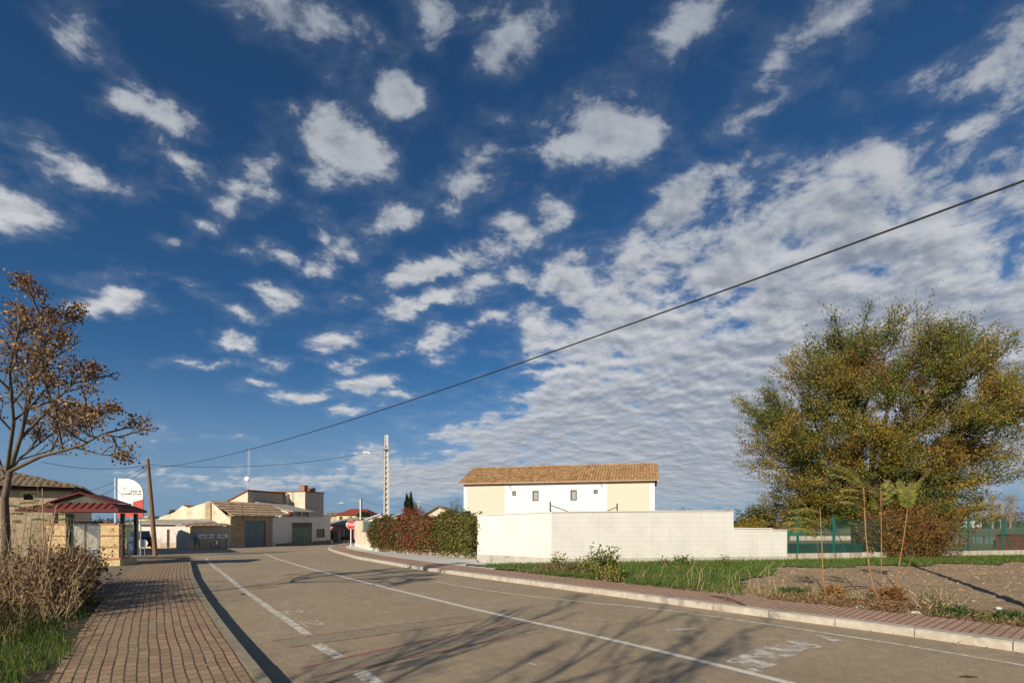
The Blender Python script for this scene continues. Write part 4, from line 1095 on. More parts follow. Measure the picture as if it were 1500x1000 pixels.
rf2 = MB(); tiles(rf2, w+.9, (hd_+.45, he), (hd_-run, he+rise), x0=-.45, per=.27, row=.5, jit=.03, hipl=run+.45, hipr=run+.45)
rfo = rf.build('roof', M['tile_old'], sh); rf2.build('back_slope', M['tile_old'], rfo)
mb = MB(); tiles(mb, hd_+.9, (-.45, he), (run, he+rise), x0=-.45, per=.27, row=.45, jit=.03, hipl=run+.45, hipr=run+.45)
mb.v = [(w-v[1], v[0], v[2]) for v in mb.v]; mb.build('side_slope', M['tile_old'], rfo)
mb = MB(); mb.box(-.25, w+.3, -.28, hd_+.3, he-.16, he-.02); mb.build('cornice', M['dark_brown'], sh)
mb = MB(); mb.v = [(-.3, -.3, he), (w+.3, -.3, he), (w+.3, hd_+.3, he), (-.3, hd_+.3, he), (run, run, he+rise-.03), (w-run, run, he+rise-.03), (w-run, hd_-run, he+rise-.03), (run, hd_-run, he+rise-.03)]
for q in ((0, 1, 5, 4), (1, 2, 6, 5), (2, 3, 7, 6), (3, 0, 4, 7), (4, 5, 6, 7)): mb.face(q)
mb.build('roof_deck', M['dark_brown'], sh)

# ---------------------------------------------------------------- bus shelter
P0 = Vector(((68-750)/F*18.4, 18.4)); P1 = Vector(((174-750)/F*19.0, 19.0)); loc, rz, w = frame_of(P0, P1, g(18.8)+.115); b0 = loc.z
st = empty('bus_shelter', loc, 'bus shelter with sandstone piers and a red ribbed metal roof on the left pavement', 'bus shelter', rz)
dp = 1.5; pw = .60
def pier(x0, x1, y0, y1, z0, z1):
    mb = MB(); n = 3; hh_ = (z1-z0)/n
    for i in range(n): mb.box(x0, x1, y0, y1, z0+i*hh_+.002, z0+(i+1)*hh_-.045)
    p = mb.build('pier', M['sandstone'], st)
    for i in range(n):
        mb = MB(); mb.box(x0-.03, x1+.03, y0-.03, y1+.03, z0+(i+1)*hh_-.044, z0+(i+1)*hh_-.0); mb.build('cap', M['pink_stone'], p)
M['pink_stone'] = mat('pink_stone', (.44, .19, .13), (.54, .27, .19), scale=4)
zb1 = .30
mb = MB(); mb.box(-.03, w+.06, -.05, .55, -.3, zb1-.06); mb.box(w-.5, w+.06, .56, dp-.2, -.3, zb1-.06); mb.build('base_wall', M['sandstone'], st)
mb = MB(); mb.box(-.07, w+.1, -.09, .58, zb1-.058, zb1); mb.build('base_cap', M['pink_stone'], st)
pier(0, pw, 0, .3, zb1, 1.62); pier(w-pw, w, 0, .3, zb1, 1.62)
for x, y in ((pw+.03, .1), (w+.03-.2, .7), (w-.05, dp), (.05, dp), (.1, .35)):
    mb = MB(); mb.box(x-.06, x+.06, y-.06, y+.06, zb1, 2.02); mb.build('column', M['pillar_green'], st)
mb = MB(); mb.box(pw+.12, w-pw-.02, .14, .155, zb1+.05, 1.62); mb.build('glass_panel', M['shelter_glass'], st)
mb = MB(); mb.box(w-.06, w-.045, .8, dp-.1, zb1+.05, 1.62); mb.build('glass_panel', M['shelter_glass'], st)
mb = MB(); 
for x in (pw+.09, (w)/2, w-pw-.06): mb.box(x-.022, x+.022, .12, .17, zb1+.0, 1.68)
mb.box(pw+.05, w-pw, .12, .17, 1.64, 1.70); mb.build('glazing_frame', M['dark_metal'], st)
# timetable board and coloured poster inside
mb = MB(); mb.box(.15, .95, dp-.1, dp-.07, .55, 1.55); mb.build('panel', M['render_grey'], st)
mb = MB(); mb.box(w-pw-.55, w-pw+.1, dp-.1, dp-.07, .5, 1.4); pn = mb.build('poster', mat('poster_teal', (.05, .11, .12), (.13, .10, .10), scale=4), st)
mb = MB(); mb.box(.2, w-.2, dp-.4, dp-.05, .42, .47); mb.build('bench_seat', M['galv'], st)
# roof: hipped skirt with a gablet
ex0, ex1, ey0, ey1 = -.62, w+.25, -.60, dp+.25
ez = zat(749.5, 18.4)-b0; it = .46; iz = ez+.34
ix0, ix1, iy0, iy1 = ex0+it+.4, ex1-it, ey0+it, ey1-it
mb = MB(); mb.v = [(ex0, ey0, ez+.1), (ex1, ey0, ez+.1), (ex1, ey1, ez+.1), (ex0, ey1, ez+.1), (ix0, iy0, iz), (ix1, iy0, iz), (ix1, iy1, iz), (ix0, iy1, iz)]
for q in ((0, 1, 5, 4), (1, 2, 6, 5), (2, 3, 7, 6), (3, 0, 4, 7)): mb.face(q)
xm = (ix0+ix1)/2; pz = zat(723, 19)-b0
mb.quad((ix0-.08, iy0-.1, iz+.0), (xm, iy0-.1, pz), (xm, iy1+.1, pz), (ix0-.08, iy1+.1, iz)); mb.quad((xm, iy0-.1, pz), (ix1+.08, iy0-.1, iz), (ix1+.08, iy1+.1, iz), (xm, iy1+.1, pz))
roofp = mb.build('roof', M['red_roof'], st)
mb = MB(); mb.box(ex0, ex1, ey0, ey0+.03, ez, ez+.1); mb.box(ex0, ex1, ey1-.03, ey1, ez, ez+.1); mb.box(ex0, ex0+.03, ey0+.03, ey1-.03, ez, ez+.1); mb.box(ex1-.03, ex1, ey0+.03, ey1-.03, ez, ez+.1)
mb.build('fascia', M['red_roof'], roofp)
mb = MB(); mb.box(ex0+.04, ex1-.04, ey0+.04, ey1-.04, ez+.02, ez+.05); mb.build('soffit', M['dark_brown'], roofp)
mb = MB(); mb.v = [(ix0+.02, iy0, iz), (ix1-.02, iy0, iz), (xm, iy0, pz-.03)]; mb.face((0, 1, 2)); mb.build('gable_panel', M['shade_cloth'], roofp)
mb = MB(); mb.tube([(ix0-.1, iy0-.11, iz), (xm, iy0-.11, pz+.01), (ix1+.1, iy0-.11, iz)], .028, 6); mb.build('verge_trim', M['red_roof'], roofp)
nb_ = 13
for i in range(nb_+1):
    t_ = i/nb_; a = Vector((ex0+(ex1-ex0)*t_, ey0, ez+.115)); 
    tx = min(max(a.x, ix0), ix1); b_ = Vector((a.x*.25+tx*.75 if abs(tx-a.x) > 1e-6 else a.x, iy0-.02, iz+.015)) 
    if a.x < ix0: 
        f_ = (a.x-ex0)/max(.01, ix0-ex0); b_ = Vector((a.x, ey0+(iy0-ey0)*f_, ez+.1+(iz-ez-.1)*f_+.015))
    if a.x > ix1:
        f_ = (ex1-a.x)/max(.01, ex1-ix1); b_ = Vector((a.x, ey0+(iy0-ey0)*f_, ez+.1+(iz-ez-.1)*f_+.015))
    if (b_-a).length > .05:
        mb = MB(); mb.tube([a, b_], .022, 4); mb.build('rib', M['red_roof'], roofp)

# ---------------------------------------------------------------- totem sign
Pc = A(192, 800, 27); gz_ = g(27)
t = empty('totem_sign', (Pc.x, Pc.y, gz_), 'tall white and red curved panel sign on pale blue posts behind the bus shelter', 'sign', rad(8))
k_ = 27/F; cx = lambda px: (px-192)*k_; cz = lambda py: zat(py, 27)-gz_
mb = MB(); mb.tube([(cx(171.8), 0, 0), (cx(171.8), 0, cz(700))], .075, 12); mb.build('post', M['pale_blue'], t)
for q in (197, 200.5, 204):
    mb = MB(); mb.tube([(cx(q), .05, 0), (cx(q), .05, cz(757))], .035, 8); mb.build('post', M['galv'], t)
pts = [(cx(175), cz(757.5)), (cx(208.6), cz(757.5)), (cx(208.6), cz(722))]
for i in range(1, 9):
    a = math.pi/2*i/8; pts.append((cx(186)+(cx(208.6)-cx(186))*math.cos(a), cz(722)+(cz(701)-cz(722))*math.sin(a)))
pts += [(cx(175), cz(700.8))]
mb = MB(); mb.prism(pts, 'y', -.05, .05); pnl = mb.build('panel', M['white_paint'], t)
mb = MB(); mb.prism([(cx(175), cz(757.5)+.003), (cx(208.5), cz(757.5)+.003), (cx(208.5), cz(731)), (cx(196), cz(734.5)), (cx(190), cz(736.5)), (cx(180), cz(740.5)), (cx(175), cz(743))], 'y', -.056, -.051); mb.build('red_field', M['totem_red'], pnl)
mb = MB(); mb.box(cx(188.2), cx(195.6), -.062, -.057, cz(743.2), cz(735.2)); wl2 = mb.build('white_square', M['white_paint'], pnl)
mb = MB(); mb.box(cx(189.9), cx(194), -.066, -.063, cz(739.2), cz(737.3)); mb.build('small_mark', M['sign_text'], wl2)
text('lettering', 'Junta de\nCastilla y León', .165, M['sign_text'], pnl, (cx(207), -.056, cz(721)), align='RIGHT', sp_=.9, bold=.0)
mb = MB()
for i in range(20):
    a = 2*math.pi*i/20; b_ = 2*math.pi*(i+1)/20; r1, r2 = .13, .155; ox, oz = cx(184), cz(714.5)
    mb.quad((ox+r1*math.cos(a), -.054, oz+r1*math.sin(a)), (ox+r1*math.cos(b_), -.054, oz+r1*math.sin(b_)), (ox+r2*math.cos(b_), -.054, oz+r2*math.sin(b_)), (ox+r2*math.cos(a), -.054, oz+r2*math.sin(a)))
mb.box(ox-.07, ox+.07, -.055, -.051, oz-.09, oz+.07); mb.box(ox-.1, ox+.1, -.055, -.0512, oz-.02, oz+.005); mb.build('emblem', M['emblem'], pnl)

# ---------------------------------------------------------------- litter bin, board, wooden pole
p = G(190, 820, .1); Yb = p.y; k_ = Yb/F
t = empty('litter_bin', p, 'blue litter bin with a domed hood hung on a dark post beside the shelter', 'litter bin', rad(10))
mb = MB(); mb.tube([(-.03, 0, 0), (-.03, 0, (820-790)*k_)], .03, 8); mb.build('post', M['dark_metal'], t)
mb = MB(); mb.lathe([(.13, (820-806)*k_), (.17, (820-805.5)*k_), (.19, (820-796)*k_), (.19, (820-795.6)*k_)], 18, (.17, 0)); mb.build('bin_body', M['blue_plastic'], t)
mb = MB(); mb.lathe([(.20, (820-791.5)*k_), (.2, (820-789)*k_), (.14, (820-786.5)*k_), (.04, (820-785.5)*k_)], 18, (.17, 0)); mb.build('hood', M['blue_plastic'], t)
for sy in (-.17, .17):
    mb = MB(); mb.tube([(.17, sy, (820-796)*k_), (.17, sy, (820-791)*k_)], .012, 5); mb.build('bracket', M['dark_metal'], t)
p = G(207.5, 815, 0); k_ = p.y/F
t = empty('notice_board', p, 'small pale board on two thin steel posts with a white arrow plate', 'sign', rad(5))
for x in (-4.2, 4.2):
    mb = MB(); mb.tube([(x*k_, 0, 0), (x*k_, 0, 26*k_)], .025, 8); mb.build('post', M['galv'], t)
mb = MB(); mb.box(-3.8*k_, 3.8*k_, -.03, -.01, 14*k_, 25.5*k_); mb.build('board', mat('board_pale', (.45, .52, .50), bstr=0), t)
mb = MB(); mb.prism([(4.5*k_, 15*k_), (6.2*k_, 15*k_), (8.6*k_, 19.8*k_), (6.2*k_, 24.5*k_), (4.5*k_, 24.5*k_)], 'y', .02, .04); mb.build('arrow_plate', M['sign_grey'], t)
pb = G(228, 813.5); k_ = pb.y/F
pole = empty('wooden_pole', pb, 'leaning weathered wooden utility pole at the end of the left pavement', 'utility pole')
pt = Vector(((216.3-228)*k_, 0, zat(672, pb.y)-pb.z))
mb = MB(); mb.tube([(0, 0, -.2), pt*.5, pt], [.13, .115, .085], 12); mb.build('pole', M['wood'], pole)
ca = pb+pt*.905; cb_ = pb+pt*.94
mb = MB(); o_ = pt*.905; mb.tube([o_, o_+Vector((-.3, -.05, .02))], .02, 5); mb.tube([o_+Vector((-.3, -.05, -.05)), o_+Vector((-.3, -.05, .1))], .035, 6); mb.build('insulator', M['dark_metal'], pole)
# second pole just outside the frame without a cable, inferred from its shadow over the field
p2 = Vector((8.75, 7.7, g(7.7)+.1))
pole2 = empty('wooden_pole', p2, 'upright wooden utility pole beside the right pavement and the tilled field', 'utility pole')
mb = MB(); mb.tube([(0, 0, -.2), (0, 0, 7.6)], [.105, .07], 12); mb.build('pole', M['wood'], pole2)
mb = MB(); mb.tube([(0, 0, 7.25), (-.2, 0, 7.25)], .02, 5); mb.build('insulator', M['dark_metal'], pole2)
def cable(name, a, b_, sag, r, label, n=40, extra=None):
    pts = [a.lerp(b_, i/n)-Vector((0, 0, sag*4*(i/n)*(1-i/n))) for i in range(n+1)]
    mb = MB(); mb.tube([q-a for q in pts], r, 6); o = mb.build(name, M['cable'], loc=a); return tag(o, label, 'cable')
zc_ = CH+(H-254)/F*7.7
cable('cable', ca, Vector((24.5, -14.5, 7.44)), 1.63, .011, 'thick black overhead cable sweeping up across the whole sky to the right', 90)
cable('cable', cb_, A(563, 657.5, 34.2), .55, .013, 'thin overhead wire from the wooden pole to the concrete lamp post')
cable('cable', cb_+Vector((0, 0, 0)), A(60, 676, 24), .3, .012, 'thin level wire leading left from the wooden pole behind the leafy tree')
cable('cable', ca, A(128, 733, 31), .15, .013, 'lower of the two wires slanting down left from the wooden pole')
cable('cable', cb_, A(126, 720, 30), .15, .010, 'upper of the two wires slanting down left from the wooden pole')
fp = Vector((24.5, -14.5, g(0)+.1)); far_pole = empty('wooden_pole', fp, 'wooden utility pole far behind the viewpoint on the right verge', 'utility pole')
mb = MB(); mb.tube([(0, 0, -.2), (0, 0, 7.8)], [.14, .09], 10); mb.build('pole', M['wood'], far_pole)
# black car parked behind the bin
cy = 40; cpos = Vector(((206-750)/F*cy, cy, g(cy)))
car = empty('parked_car', cpos, 'black hatchback parked behind the litter bin seen from the rear', 'car', rad(38))
def ring(pts, y): return [(x, y, z) for x, z in pts]
def loft(mb, rings):
    n = len(rings[0]); b_ = len(mb.v)
    for r_ in rings: mb.v += r_
    for i in range(len(rings)-1):
        for k in range(n):
            a = b_+i*n+k; c = b_+i*n+(k+1) % n; mb.face((a, c, c+n, a+n))
    mb.face([b_+k for k in range(n)][::-1]); mb.face([b_+(len(rings)-1)*n+k for k in range(n)])
def sect(wd, z0, z1, r_=.12): return [(-wd, z0+r_), (-wd+r_, z0), (wd-r_, z0), (wd, z0+r_), (wd, z1-r_), (wd-r_, z1), (-wd+r_, z1), (-wd, z1-r_)]
mb = MB(); loft(mb, [ring(sect(.78, .35, .85), 0), ring(sect(.86, .25, .98), .15), ring(sect(.88, .22, 1.0), 1.2), ring(sect(.88, .22, .98), 2.6), ring(sect(.86, .22, .88), 3.3), ring(sect(.75, .3, .7), 4.0)])
mb.build('body', M['car_black'], car, smooth=False)
mb = MB(); loft(mb, [ring(sect(.70, .96, 1.05, .03), .18), ring(sect(.64, .97, 1.44, .1), .55), ring(sect(.64, .97, 1.50, .1), 1.3), ring(sect(.63, .97, 1.44, .1), 2.1), ring(sect(.7, .95, 1.0, .02), 2.95)])
cb2 = mb.build('cabin', M['glass'], car)
mb = MB(); loft(mb, [ring(sect(.655, 1.40, 1.47, .03), .52), ring(sect(.655, 1.44, 1.53, .03), 1.3), ring(sect(.645, 1.40, 1.47, .03), 2.15)]); mb.build('roof', M['car_black'], car)
for sx in (-.86, .86):
    for y in (.75, 3.15):
        mb = MB(); mb.tube([(sx-.1*(1 if sx > 0 else -1), y, .31), (sx+.02*(1 if sx > 0 else -1), y, .31)], .31, 18); wh = mb.build('wheel', M['rubber'], car)
        mb = MB(); mb.tube([(sx, y, .31), (sx+.03*(1 if sx > 0 else -1), y, .31)], .19, 12); mb.build('rim', M['galv'], wh)
for sx in (-.68, .68):
    mb = MB(); mb.box(sx-.12, sx+.12, -.01, .06, .66, .86); mb.build('taillight', M['tail_red'], car)

# ---------------------------------------------------------------- direction signs and rails in front of the street wall
def arrow_sign(px0, px1, py0, py1, left, label, marks):
    P0, P1 = onL(px0, -.9), onL(px1, -.9); loc, rz, w = frame_of(P0, P1); b0 = loc.z
    t = empty('direction_sign', loc, label, 'road sign', rz, 'direction signs by the street wall')
    z1 = zat(py0, P0.y)-b0; z0 = zat(py1, P0.y)-b0; zm = (z0+z1)/2; hh = (z1-z0)
    pts = [(hh*.45, z0), (w, z0), (w, z1), (hh*.45, z1), (0, zm)] if left else [(0, z0), (w-hh*.45, z0), (w, zm), (w-hh*.45, z1), (0, z1)]
    mb = MB(); mb.prism(pts, 'y', -.03, 0); pl = mb.build('plate', M['dark_metal'], t)
    c = (sum(p[0] for p in pts)/len(pts), zm)
    mb = MB(); mb.prism([(c[0]+(x-c[0])*.965, c[1]+(z-c[1])*.86) for x, z in pts], 'y', -.036, -.031); mb.build('white_face', M['sign_grey'], pl)
    for x0, x1, za, zb_, m in marks:
        mb = MB(); n = max(2, int((x1-x0)*w/.1))
        for i in range(n):
            a = w*(x0+(x1-x0)*i/n); mb.box(a, a+w*(x1-x0)/n*.7, -.040, -.037, z0+hh*za, z0+hh*zb_*(1 if i % 3 else .93))
        mb.build('lettering', M[m], pl)
    for x in (w*.18, w*.82):
        gz2 = g(loc.y+x*.97)-b0; mb = MB(); mb.tube([(x, .04, gz2-.05), (x, .04, z1-.05)], .035, 8); mb.build('post', M['dark_metal'], t)
arrow_sign(288, 314, 781.5, 789.3, True, 'white arrow sign pointing left with red and dark lettering', ((.2, .42, .3, .62, 'sign_text'), (.48, .72, .25, .75, 'tail_red'), (.78, .94, .35, .65, 'sign_text')))
arrow_sign(317.5, 335, 781.5, 788.6, False, 'white arrow sign pointing right with dark lettering', ((.15, .7, .35, .68, 'sign_text'),))
pq = onL(286.5, -1.4); t = empty('litter_bin', (pq.x, pq.y, g(pq.y)), 'small grey blue bin on a post at the tip of the left arrow sign', 'litter bin', rad(70))
mb = MB(); mb.tube([(0, .1, 0), (0, .1, 1.1)], .03, 8); mb.build('post', M['dark_metal'], t)
mb = MB(); mb.lathe([(.14, .45), (.19, .5), (.2, .95), (.2, .97)], 16, (0, -.12)); mb.build('bin_body', M['blue_steel'], t)
mb = MB(); mb.lathe([(.21, 1.02), (.2, 1.1), (.05, 1.16)], 16, (0, -.12)); mb.build('hood', M['blue_steel'], t)
for i, (pa, pb_) in enumerate(((307, 318), (325, 333), (334, 341))):
    a, b_ = onL(pa, -.75), onL(pb_, -.75); gz2 = g(a.y); dv = Vector((b_.x-a.x, b_.y-a.y, g(b_.y)-gz2)); hr2 = zat(791.5, a.y)-gz2
    t = empty('rail', (a.x, a.y, gz2), ('low steel rail between the two arrow signs', 'low steel rail under the right pointing arrow sign', 'low steel rail at the corner of the blue gate barn')[i], 'rail', 0, 'low rails by the street wall')
    mb = MB(); mb.tube([(0, 0, 0), (0, 0, hr2), dv+Vector((0, 0, hr2)), dv], .028, 7); mb.tube([Vector((0, 0, hr2*.5)), dv+Vector((0, 0, hr2*.5))], .02, 6); mb.build('hoop', M['galv'], t)

# ---------------------------------------------------------------- concrete lamp post
lp = G(566, 809.5, .11); k_ = 34.2/F; lp = Vector(((566-750)*k_, 34.2, g(34.2)+.11))
t = empty('lamp_post', lp, 'tall pale concrete post with recessed squares and a curved lamp arm before the hedge', 'lamp post', rad(14))
hp = zat(637, 34.2)-lp.z
mb = MB()
def tw(z): return .235-.11*z/hp
nz = 22
for sx in (-1, 1):
    for i in range(nz):
        z0, z1 = hp*i/nz, hp*(i+1)/nz
        a0, a1 = tw(z0), tw(z1); n0 = len(mb.v)
        for z, a in ((z0, a0), (z1, a1)):
            for x in (a*.55, a):
                for y in (-a*.75, a*.75): mb.v.append((sx*x, y, z))
        for q in ((0, 1, 3, 2), (4, 6, 7, 5), (0, 4, 5, 1), (2, 3, 7, 6), (0, 2, 6, 4), (1, 5, 7, 3)): mb.face([n0+e for e in q])
for i in range(nz+1):
    z = hp*i/nz; a = tw(z)*.56
    if i < nz: mb.box(-a, a, -a*.9, a*.9, z, z+hp/nz*(.38 if i < nz-2 else 1) )
mb.box(-tw(0)*.4, tw(0)*.4, -.012, .012, 0, hp*.97)
mb.build('shaft', M['concrete_pale'], t)
mb = MB(); za = zat(673, 34.2)-lp.z; zb_ = zat(664.5, 34.2)-lp.z
mb.tube([(-.1, 0, za), (-.45, -.02, za+.28), (-.85, -.03, zb_-.02), (-1.05, -.03, zb_)], .022, 7); arm = mb.build('lamp_arm', M['galv'], t)
mb = MB(); loft(mb, [[(-1.0+x*0, y, z+zb_) for y, z in ((-.05, 0), (.05, 0), (.05, .05), (-.05, .05))], [(-1.12, y, z+zb_) for y, z in ((-.12, -.05), (.12, -.05), (.1, .08), (-.1, .08))], [(-1.45, y, z+zb_+.02) for y, z in ((-.11, -.04), (.11, -.04), (.08, .08), (-.08, .08))], [(-1.55, y, z+zb_+.03) for y, z in ((-.05, 0), (.05, 0), (.04, .05), (-.04, .05))]])
mb.build('lamp_head', M['white_paint'], arm)
mb = MB(); mb.box(-.24, .24, -.24, .24, zat(657.5, 34.2)-lp.z-.06, zat(657.5, 34.2)-lp.z+.05); mb.tube([(-.3, -.1, zat(657.5, 34.2)-lp.z), (.3, -.1, zat(657.5, 34.2)-lp.z)], .03, 6); mb.build('clamp', M['galv'], t)

# ---------------------------------------------------------------- roofs and posts beyond the hedge
def farhouse(px0, px1, Y, py_e, py_r, label, wall, roofm, ridge_frac=(.1, .9), dep=8, gable=None, cat='house', wins=()):
    x0, x1 = (px0-750)/F*Y, (px1-750)/F*Y; w = x1-x0; z = g(Y)
    t = empty('house' if cat == 'house' else 'outbuilding', (x0, Y, z), label, cat, 0)
    he, hr = zat(py_e, Y)-z, zat(py_r, Y+dep/2*(gable is None))-z
    if gable is None:
        op = [((a-px0)/(px1-px0)*w, (b_-px0)/(px1-px0)*w, zat(d, Y)-z, zat(c, Y)-z) for a, b_, c, d in wins]
        mb = MB(); shell(mb, w, he, dep, op); mb.build('wall', wall, t)
        for q in op: window(t, *q, fr='wood')
        r0, r1 = w*ridge_frac[0], w*ridge_frac[1]; o = .4
        mb = MB(); mb.v = [(-o, -o, he), (w+o, -o, he), (w+o, dep+o, he), (-o, dep+o, he), (r0, dep/2, hr), (r1, dep/2, hr)]
        for q in ((0, 1, 5, 4), (1, 2, 5), (2, 3, 4, 5), (3, 0, 4), (0, 3, 2, 1)): mb.face(q)
        mb.build('roof', roofm, t)
    else:
        gx = (gable-px0)/(px1-px0)*w
        mb = MB(); mb.prism([(0, -.5), (w, -.5), (w, he), (gx, hr), (0, he)], 'y', 0, dep); mb.build('wall', wall, t)
        mb = MB(); mb.prism([(-.3, he-.12), (gx, hr+.003), (w+.3, he-.12), (w+.3, he), (gx, hr+.14), (-.3, he)], 'y', -.25, dep+.2); mb.build('roof', roofm, t)
    return t
plain_red = mat('far_red_roof', (.30, .05, .025), (.22, .045, .025), scale=1.5, bs=4, bstr=.6)
plain_brown = mat('far_brown_roof', (.26, .18, .11), (.18, .12, .07), scale=1.5, bs=4, bstr=.6)
farhouse(493, 541, 105, 754, 745, 'yellow house with a broad red hipped roof beyond the stop sign', M['yellow_render'], plain_red, (.25, .75), wins=((497, 502, 756, 762), (511.5, 516, 756, 762)))
farhouse(474, 496, 118, 755, 750, 'low brown roofed house left of the yellow house with the red roof', M['render_grey'], plain_brown)
farhouse(538, 560, 62, 760, 753.5, 'white gable end rising just behind the green screen of the corner wall', M['pale_wall'], M['concrete_pale'], gable=557, cat='building')
farhouse(573.5, 593, 58, 757, 752, 'small white gable right of the concrete lamp post', M['pale_wall'], M['fibre'], gable=590, cat='building')
farhouse(620, 672, 52, 756.5, 742, 'white and beige gable house with a brown roof beyond the hedge', M['lime_plaster'], plain_brown, gable=642)
farhouse(545, 575, 140, 757, 753, 'distant tiled house between the red roofed house and the lamp post', M['lime_plaster'], plain_brown)
longwall('street_wall', Vector(((484-750)/F*95, 95, g(95))), Vector(((548-750)/F*90, 90, g(90))), 2.4, M['old_plaster'], 'long dull wall across the far end of the street', .3)
p = A(528, 762, 52); p.z = g(52); t = empty('lamp_post', p, 'slim white metal post rising behind the cream corner wall', 'post')
mb = MB(); mb.tube([(0, 0, 0), (0, 0, zat(731, 52)-p.z)], .07, 8); mb.build('post', M['white_paint'], t)
mb = MB(); mb.tube([(.14, 0, 0), (.14, 0, zat(729, 52)-p.z)], .045, 8); mb.build('steel_tube', M['dark_brown'], t)
p = A(614, 762, 60); p.z = g(60); t = empty('utility_pole', p, 'short grey concrete pole beyond the red foliage of the hedge', 'utility pole')
mb = MB(); mb.tube([(0, 0, 0), (0, 0, zat(733, 60)-p.z)], .09, 8); mb.build('pole', M['concrete'], t)
mb = MB(); mb.box(-.35, .35, -.04, .04, zat(735, 60)-p.z, zat(734, 60)-p.z); mb.build('crossarm', M['galv'], t)
cable('cable', A(530, 731, 52), A(614, 735, 60), .75, .012, 'thin wire sagging from the slim white post to the grey concrete pole')
cable('cable', A(614, 735, 60), A(700, 742, 70), .6, .012, 'thin wire leading right from the grey concrete pole towards the white house')
for px, Y, top, lab in ((492, 118, 738, 'street light on a bent arm far behind the brown roofed house'), (484, 118, 745, 'television aerial on the brown roofed house'), (653, 140, 744, 'thin far aerial pole'), (555, 140, 748, 'television aerial on the distant tiled house')):
    if px == 653: continue
    p = A(px, 754, Y); t = empty('antenna_mast' if px != 492 else 'street_light', p, lab, 'antenna' if px != 492 else 'street light')
    hh = zat(top, Y)-p.z
    mb = MB(); mb.tube([(0, 0, -3), (0, 0, hh)], .05, 5); mb.build('mast', M['galv'], t)
    mb = MB()
    if px == 492: mb.tube([(0, 0, hh), (1.2, 0, hh+.3)], .05, 5); mb.box(1.0, 1.9, -.15, .15, hh+.2, hh+.42)
    else:
        mb.tube([(-.8, 0, hh), (.8, 0, hh)], .035, 4)
        for q in range(5): mb.tube([(-.7+q*.35, -.3, hh), (-.7+q*.35, .3, hh)], .025, 4)
    mb.build('lamp_head' if px == 492 else 'aerial', M['galv'], t)
cable('cable', A(1395, 727, 70), A(1560, 731, 62), .2, .02, 'single wire crossing behind the elm above the water tower')
# ---------------------------------------------------------------- vegetation
def unit(v): 
    n = np.linalg.norm(v, axis=-1, keepdims=True); return v/np.maximum(n, 1e-9)
GREENS = [(.05, .085, .015), (.08, .11, .02), (.035, .06, .012)]
# --- big elm behind the fence
ex, ey = (1257-750)/F*28.2, 28.2
eb = Vector((ex, ey, g(ey)))
elm = empty('elm_tree', eb, 'huge spreading elm with olive and rusty autumn leaves behind the mesh fence', 'tree')
def curve(p0, p1, bend, n=6, jit=.0):
    pts = []
    for i in range(n+1):
        t = i/n; p = p0.lerp(p1, t)+bend*(4*t*(1-t))
        if 0 < i < n: p += Vector(R.normal(size=3))*jit
        pts.append(p)
    return pts
wood = MB(); c0 = Vector((2.2, .8, 7.5)); er = Vector((8.4, 6.0, 7.2))
wood.tube([(0, 0, -.3), (.02, 0, .4), (-.05, 0, 1.4), (.05, .1, 2.5), (.1, .1, 3.6)], [.46, .34, .31, .33, .28], 12)
limbs = []
for i in range(13):
    a = 2*math.pi*i/13+random.uniform(-.2, .2); el = random.uniform(.25, 1.35) if i % 3 else random.uniform(.0, .4)
    tgt = c0+Vector((math.cos(a)*math.cos(el)*er.x, math.sin(a)*math.cos(el)*er.y, math.sin(el)*er.z))*.68
    s0 = Vector((.05, .1, random.uniform(2.0, 3.5)))
    pts = curve(s0, tgt, Vector((0, 0, -.4+random.random()*.6)), 8, .16)
    wood.tube(pts, [.19*(1-j/9)+.02 for j in range(9)], 7); limbs.append(pts)
LP = np.array([list(p) for l in limbs for p in l[2:]])
tw_p0, tw_p1 = [], []
def inside_env():
    while True:
        d = R.normal(size=3); d /= np.linalg.norm(d)
        r_ = R.uniform(.35, .98)**.8
        # uneven outline: lobes by direction
        lob = .98+.06*math.sin(3*math.atan2(d[1], d[0])+1.0)+.08*math.sin(5*d[0]+4*d[2])+.06*math.sin(9*d[0]+7*d[2]+3*d[1])
        p = np.array([c0.x, c0.y, c0.z])+d*np.array([er.x, er.y, er.z])*r_*lob
        if p[2] < 1.25 or p[2] > 14.1: continue
        if p[2] < 3.0 and abs(p[0]) < 1.6: continue
        return p, d
for i in range(800):
    q, d = inside_env()
    if i > 660:
        an_ = R.uniform(0, 6.28); rr_ = R.uniform(2.2, 6.3); q = np.array([c0.x-.6+math.cos(an_)*rr_, c0.y+math.sin(an_)*rr_*.7, R.uniform(1.5, 3.6)]); d = unit(np.array([math.cos(an_), math.sin(an_), -.1]))
    dd = np.linalg.norm(LP-q, axis=1)+np.maximum(0, LP[:, 2]-q[2])*1.5
    a = LP[dd.argmin()]
    pts = curve(Vector(a), Vector(q), Vector((0, 0, -.10*np.linalg.norm(q-a))), 5, .07)
    wood.tube(pts, [.045, .037, .03, .022, .015, .009], 4, False)
    for k in range(9):
        t = R.uniform(.25, 1.0); j = min(4, int(t*5)); s0 = np.array(pts[j].lerp(pts[j+1], t*5-j))
        out = d*np.array([1, .8, .5])+np.array([.12, 0, .75])+R.normal(size=3)*.45
        out /= np.linalg.norm(out); ln = R.uniform(.6, 1.4)*(1.25 if q[2] > 11 else 1)
        if q[2] < 4: out[2] *= .2
        e = s0+out*ln
        if e[2] > 14.9+.5*math.sin(e[0]*2): e = s0+out*ln*.35
        tw_p0.append(s0); tw_p1.append(e)
        wood.tube([s0, (s0+e)/2+R.normal(size=3)*.05, e], [.010, .007, .003], 3, False)
wood.build('trunk', M['bark'], elm, smooth=True)
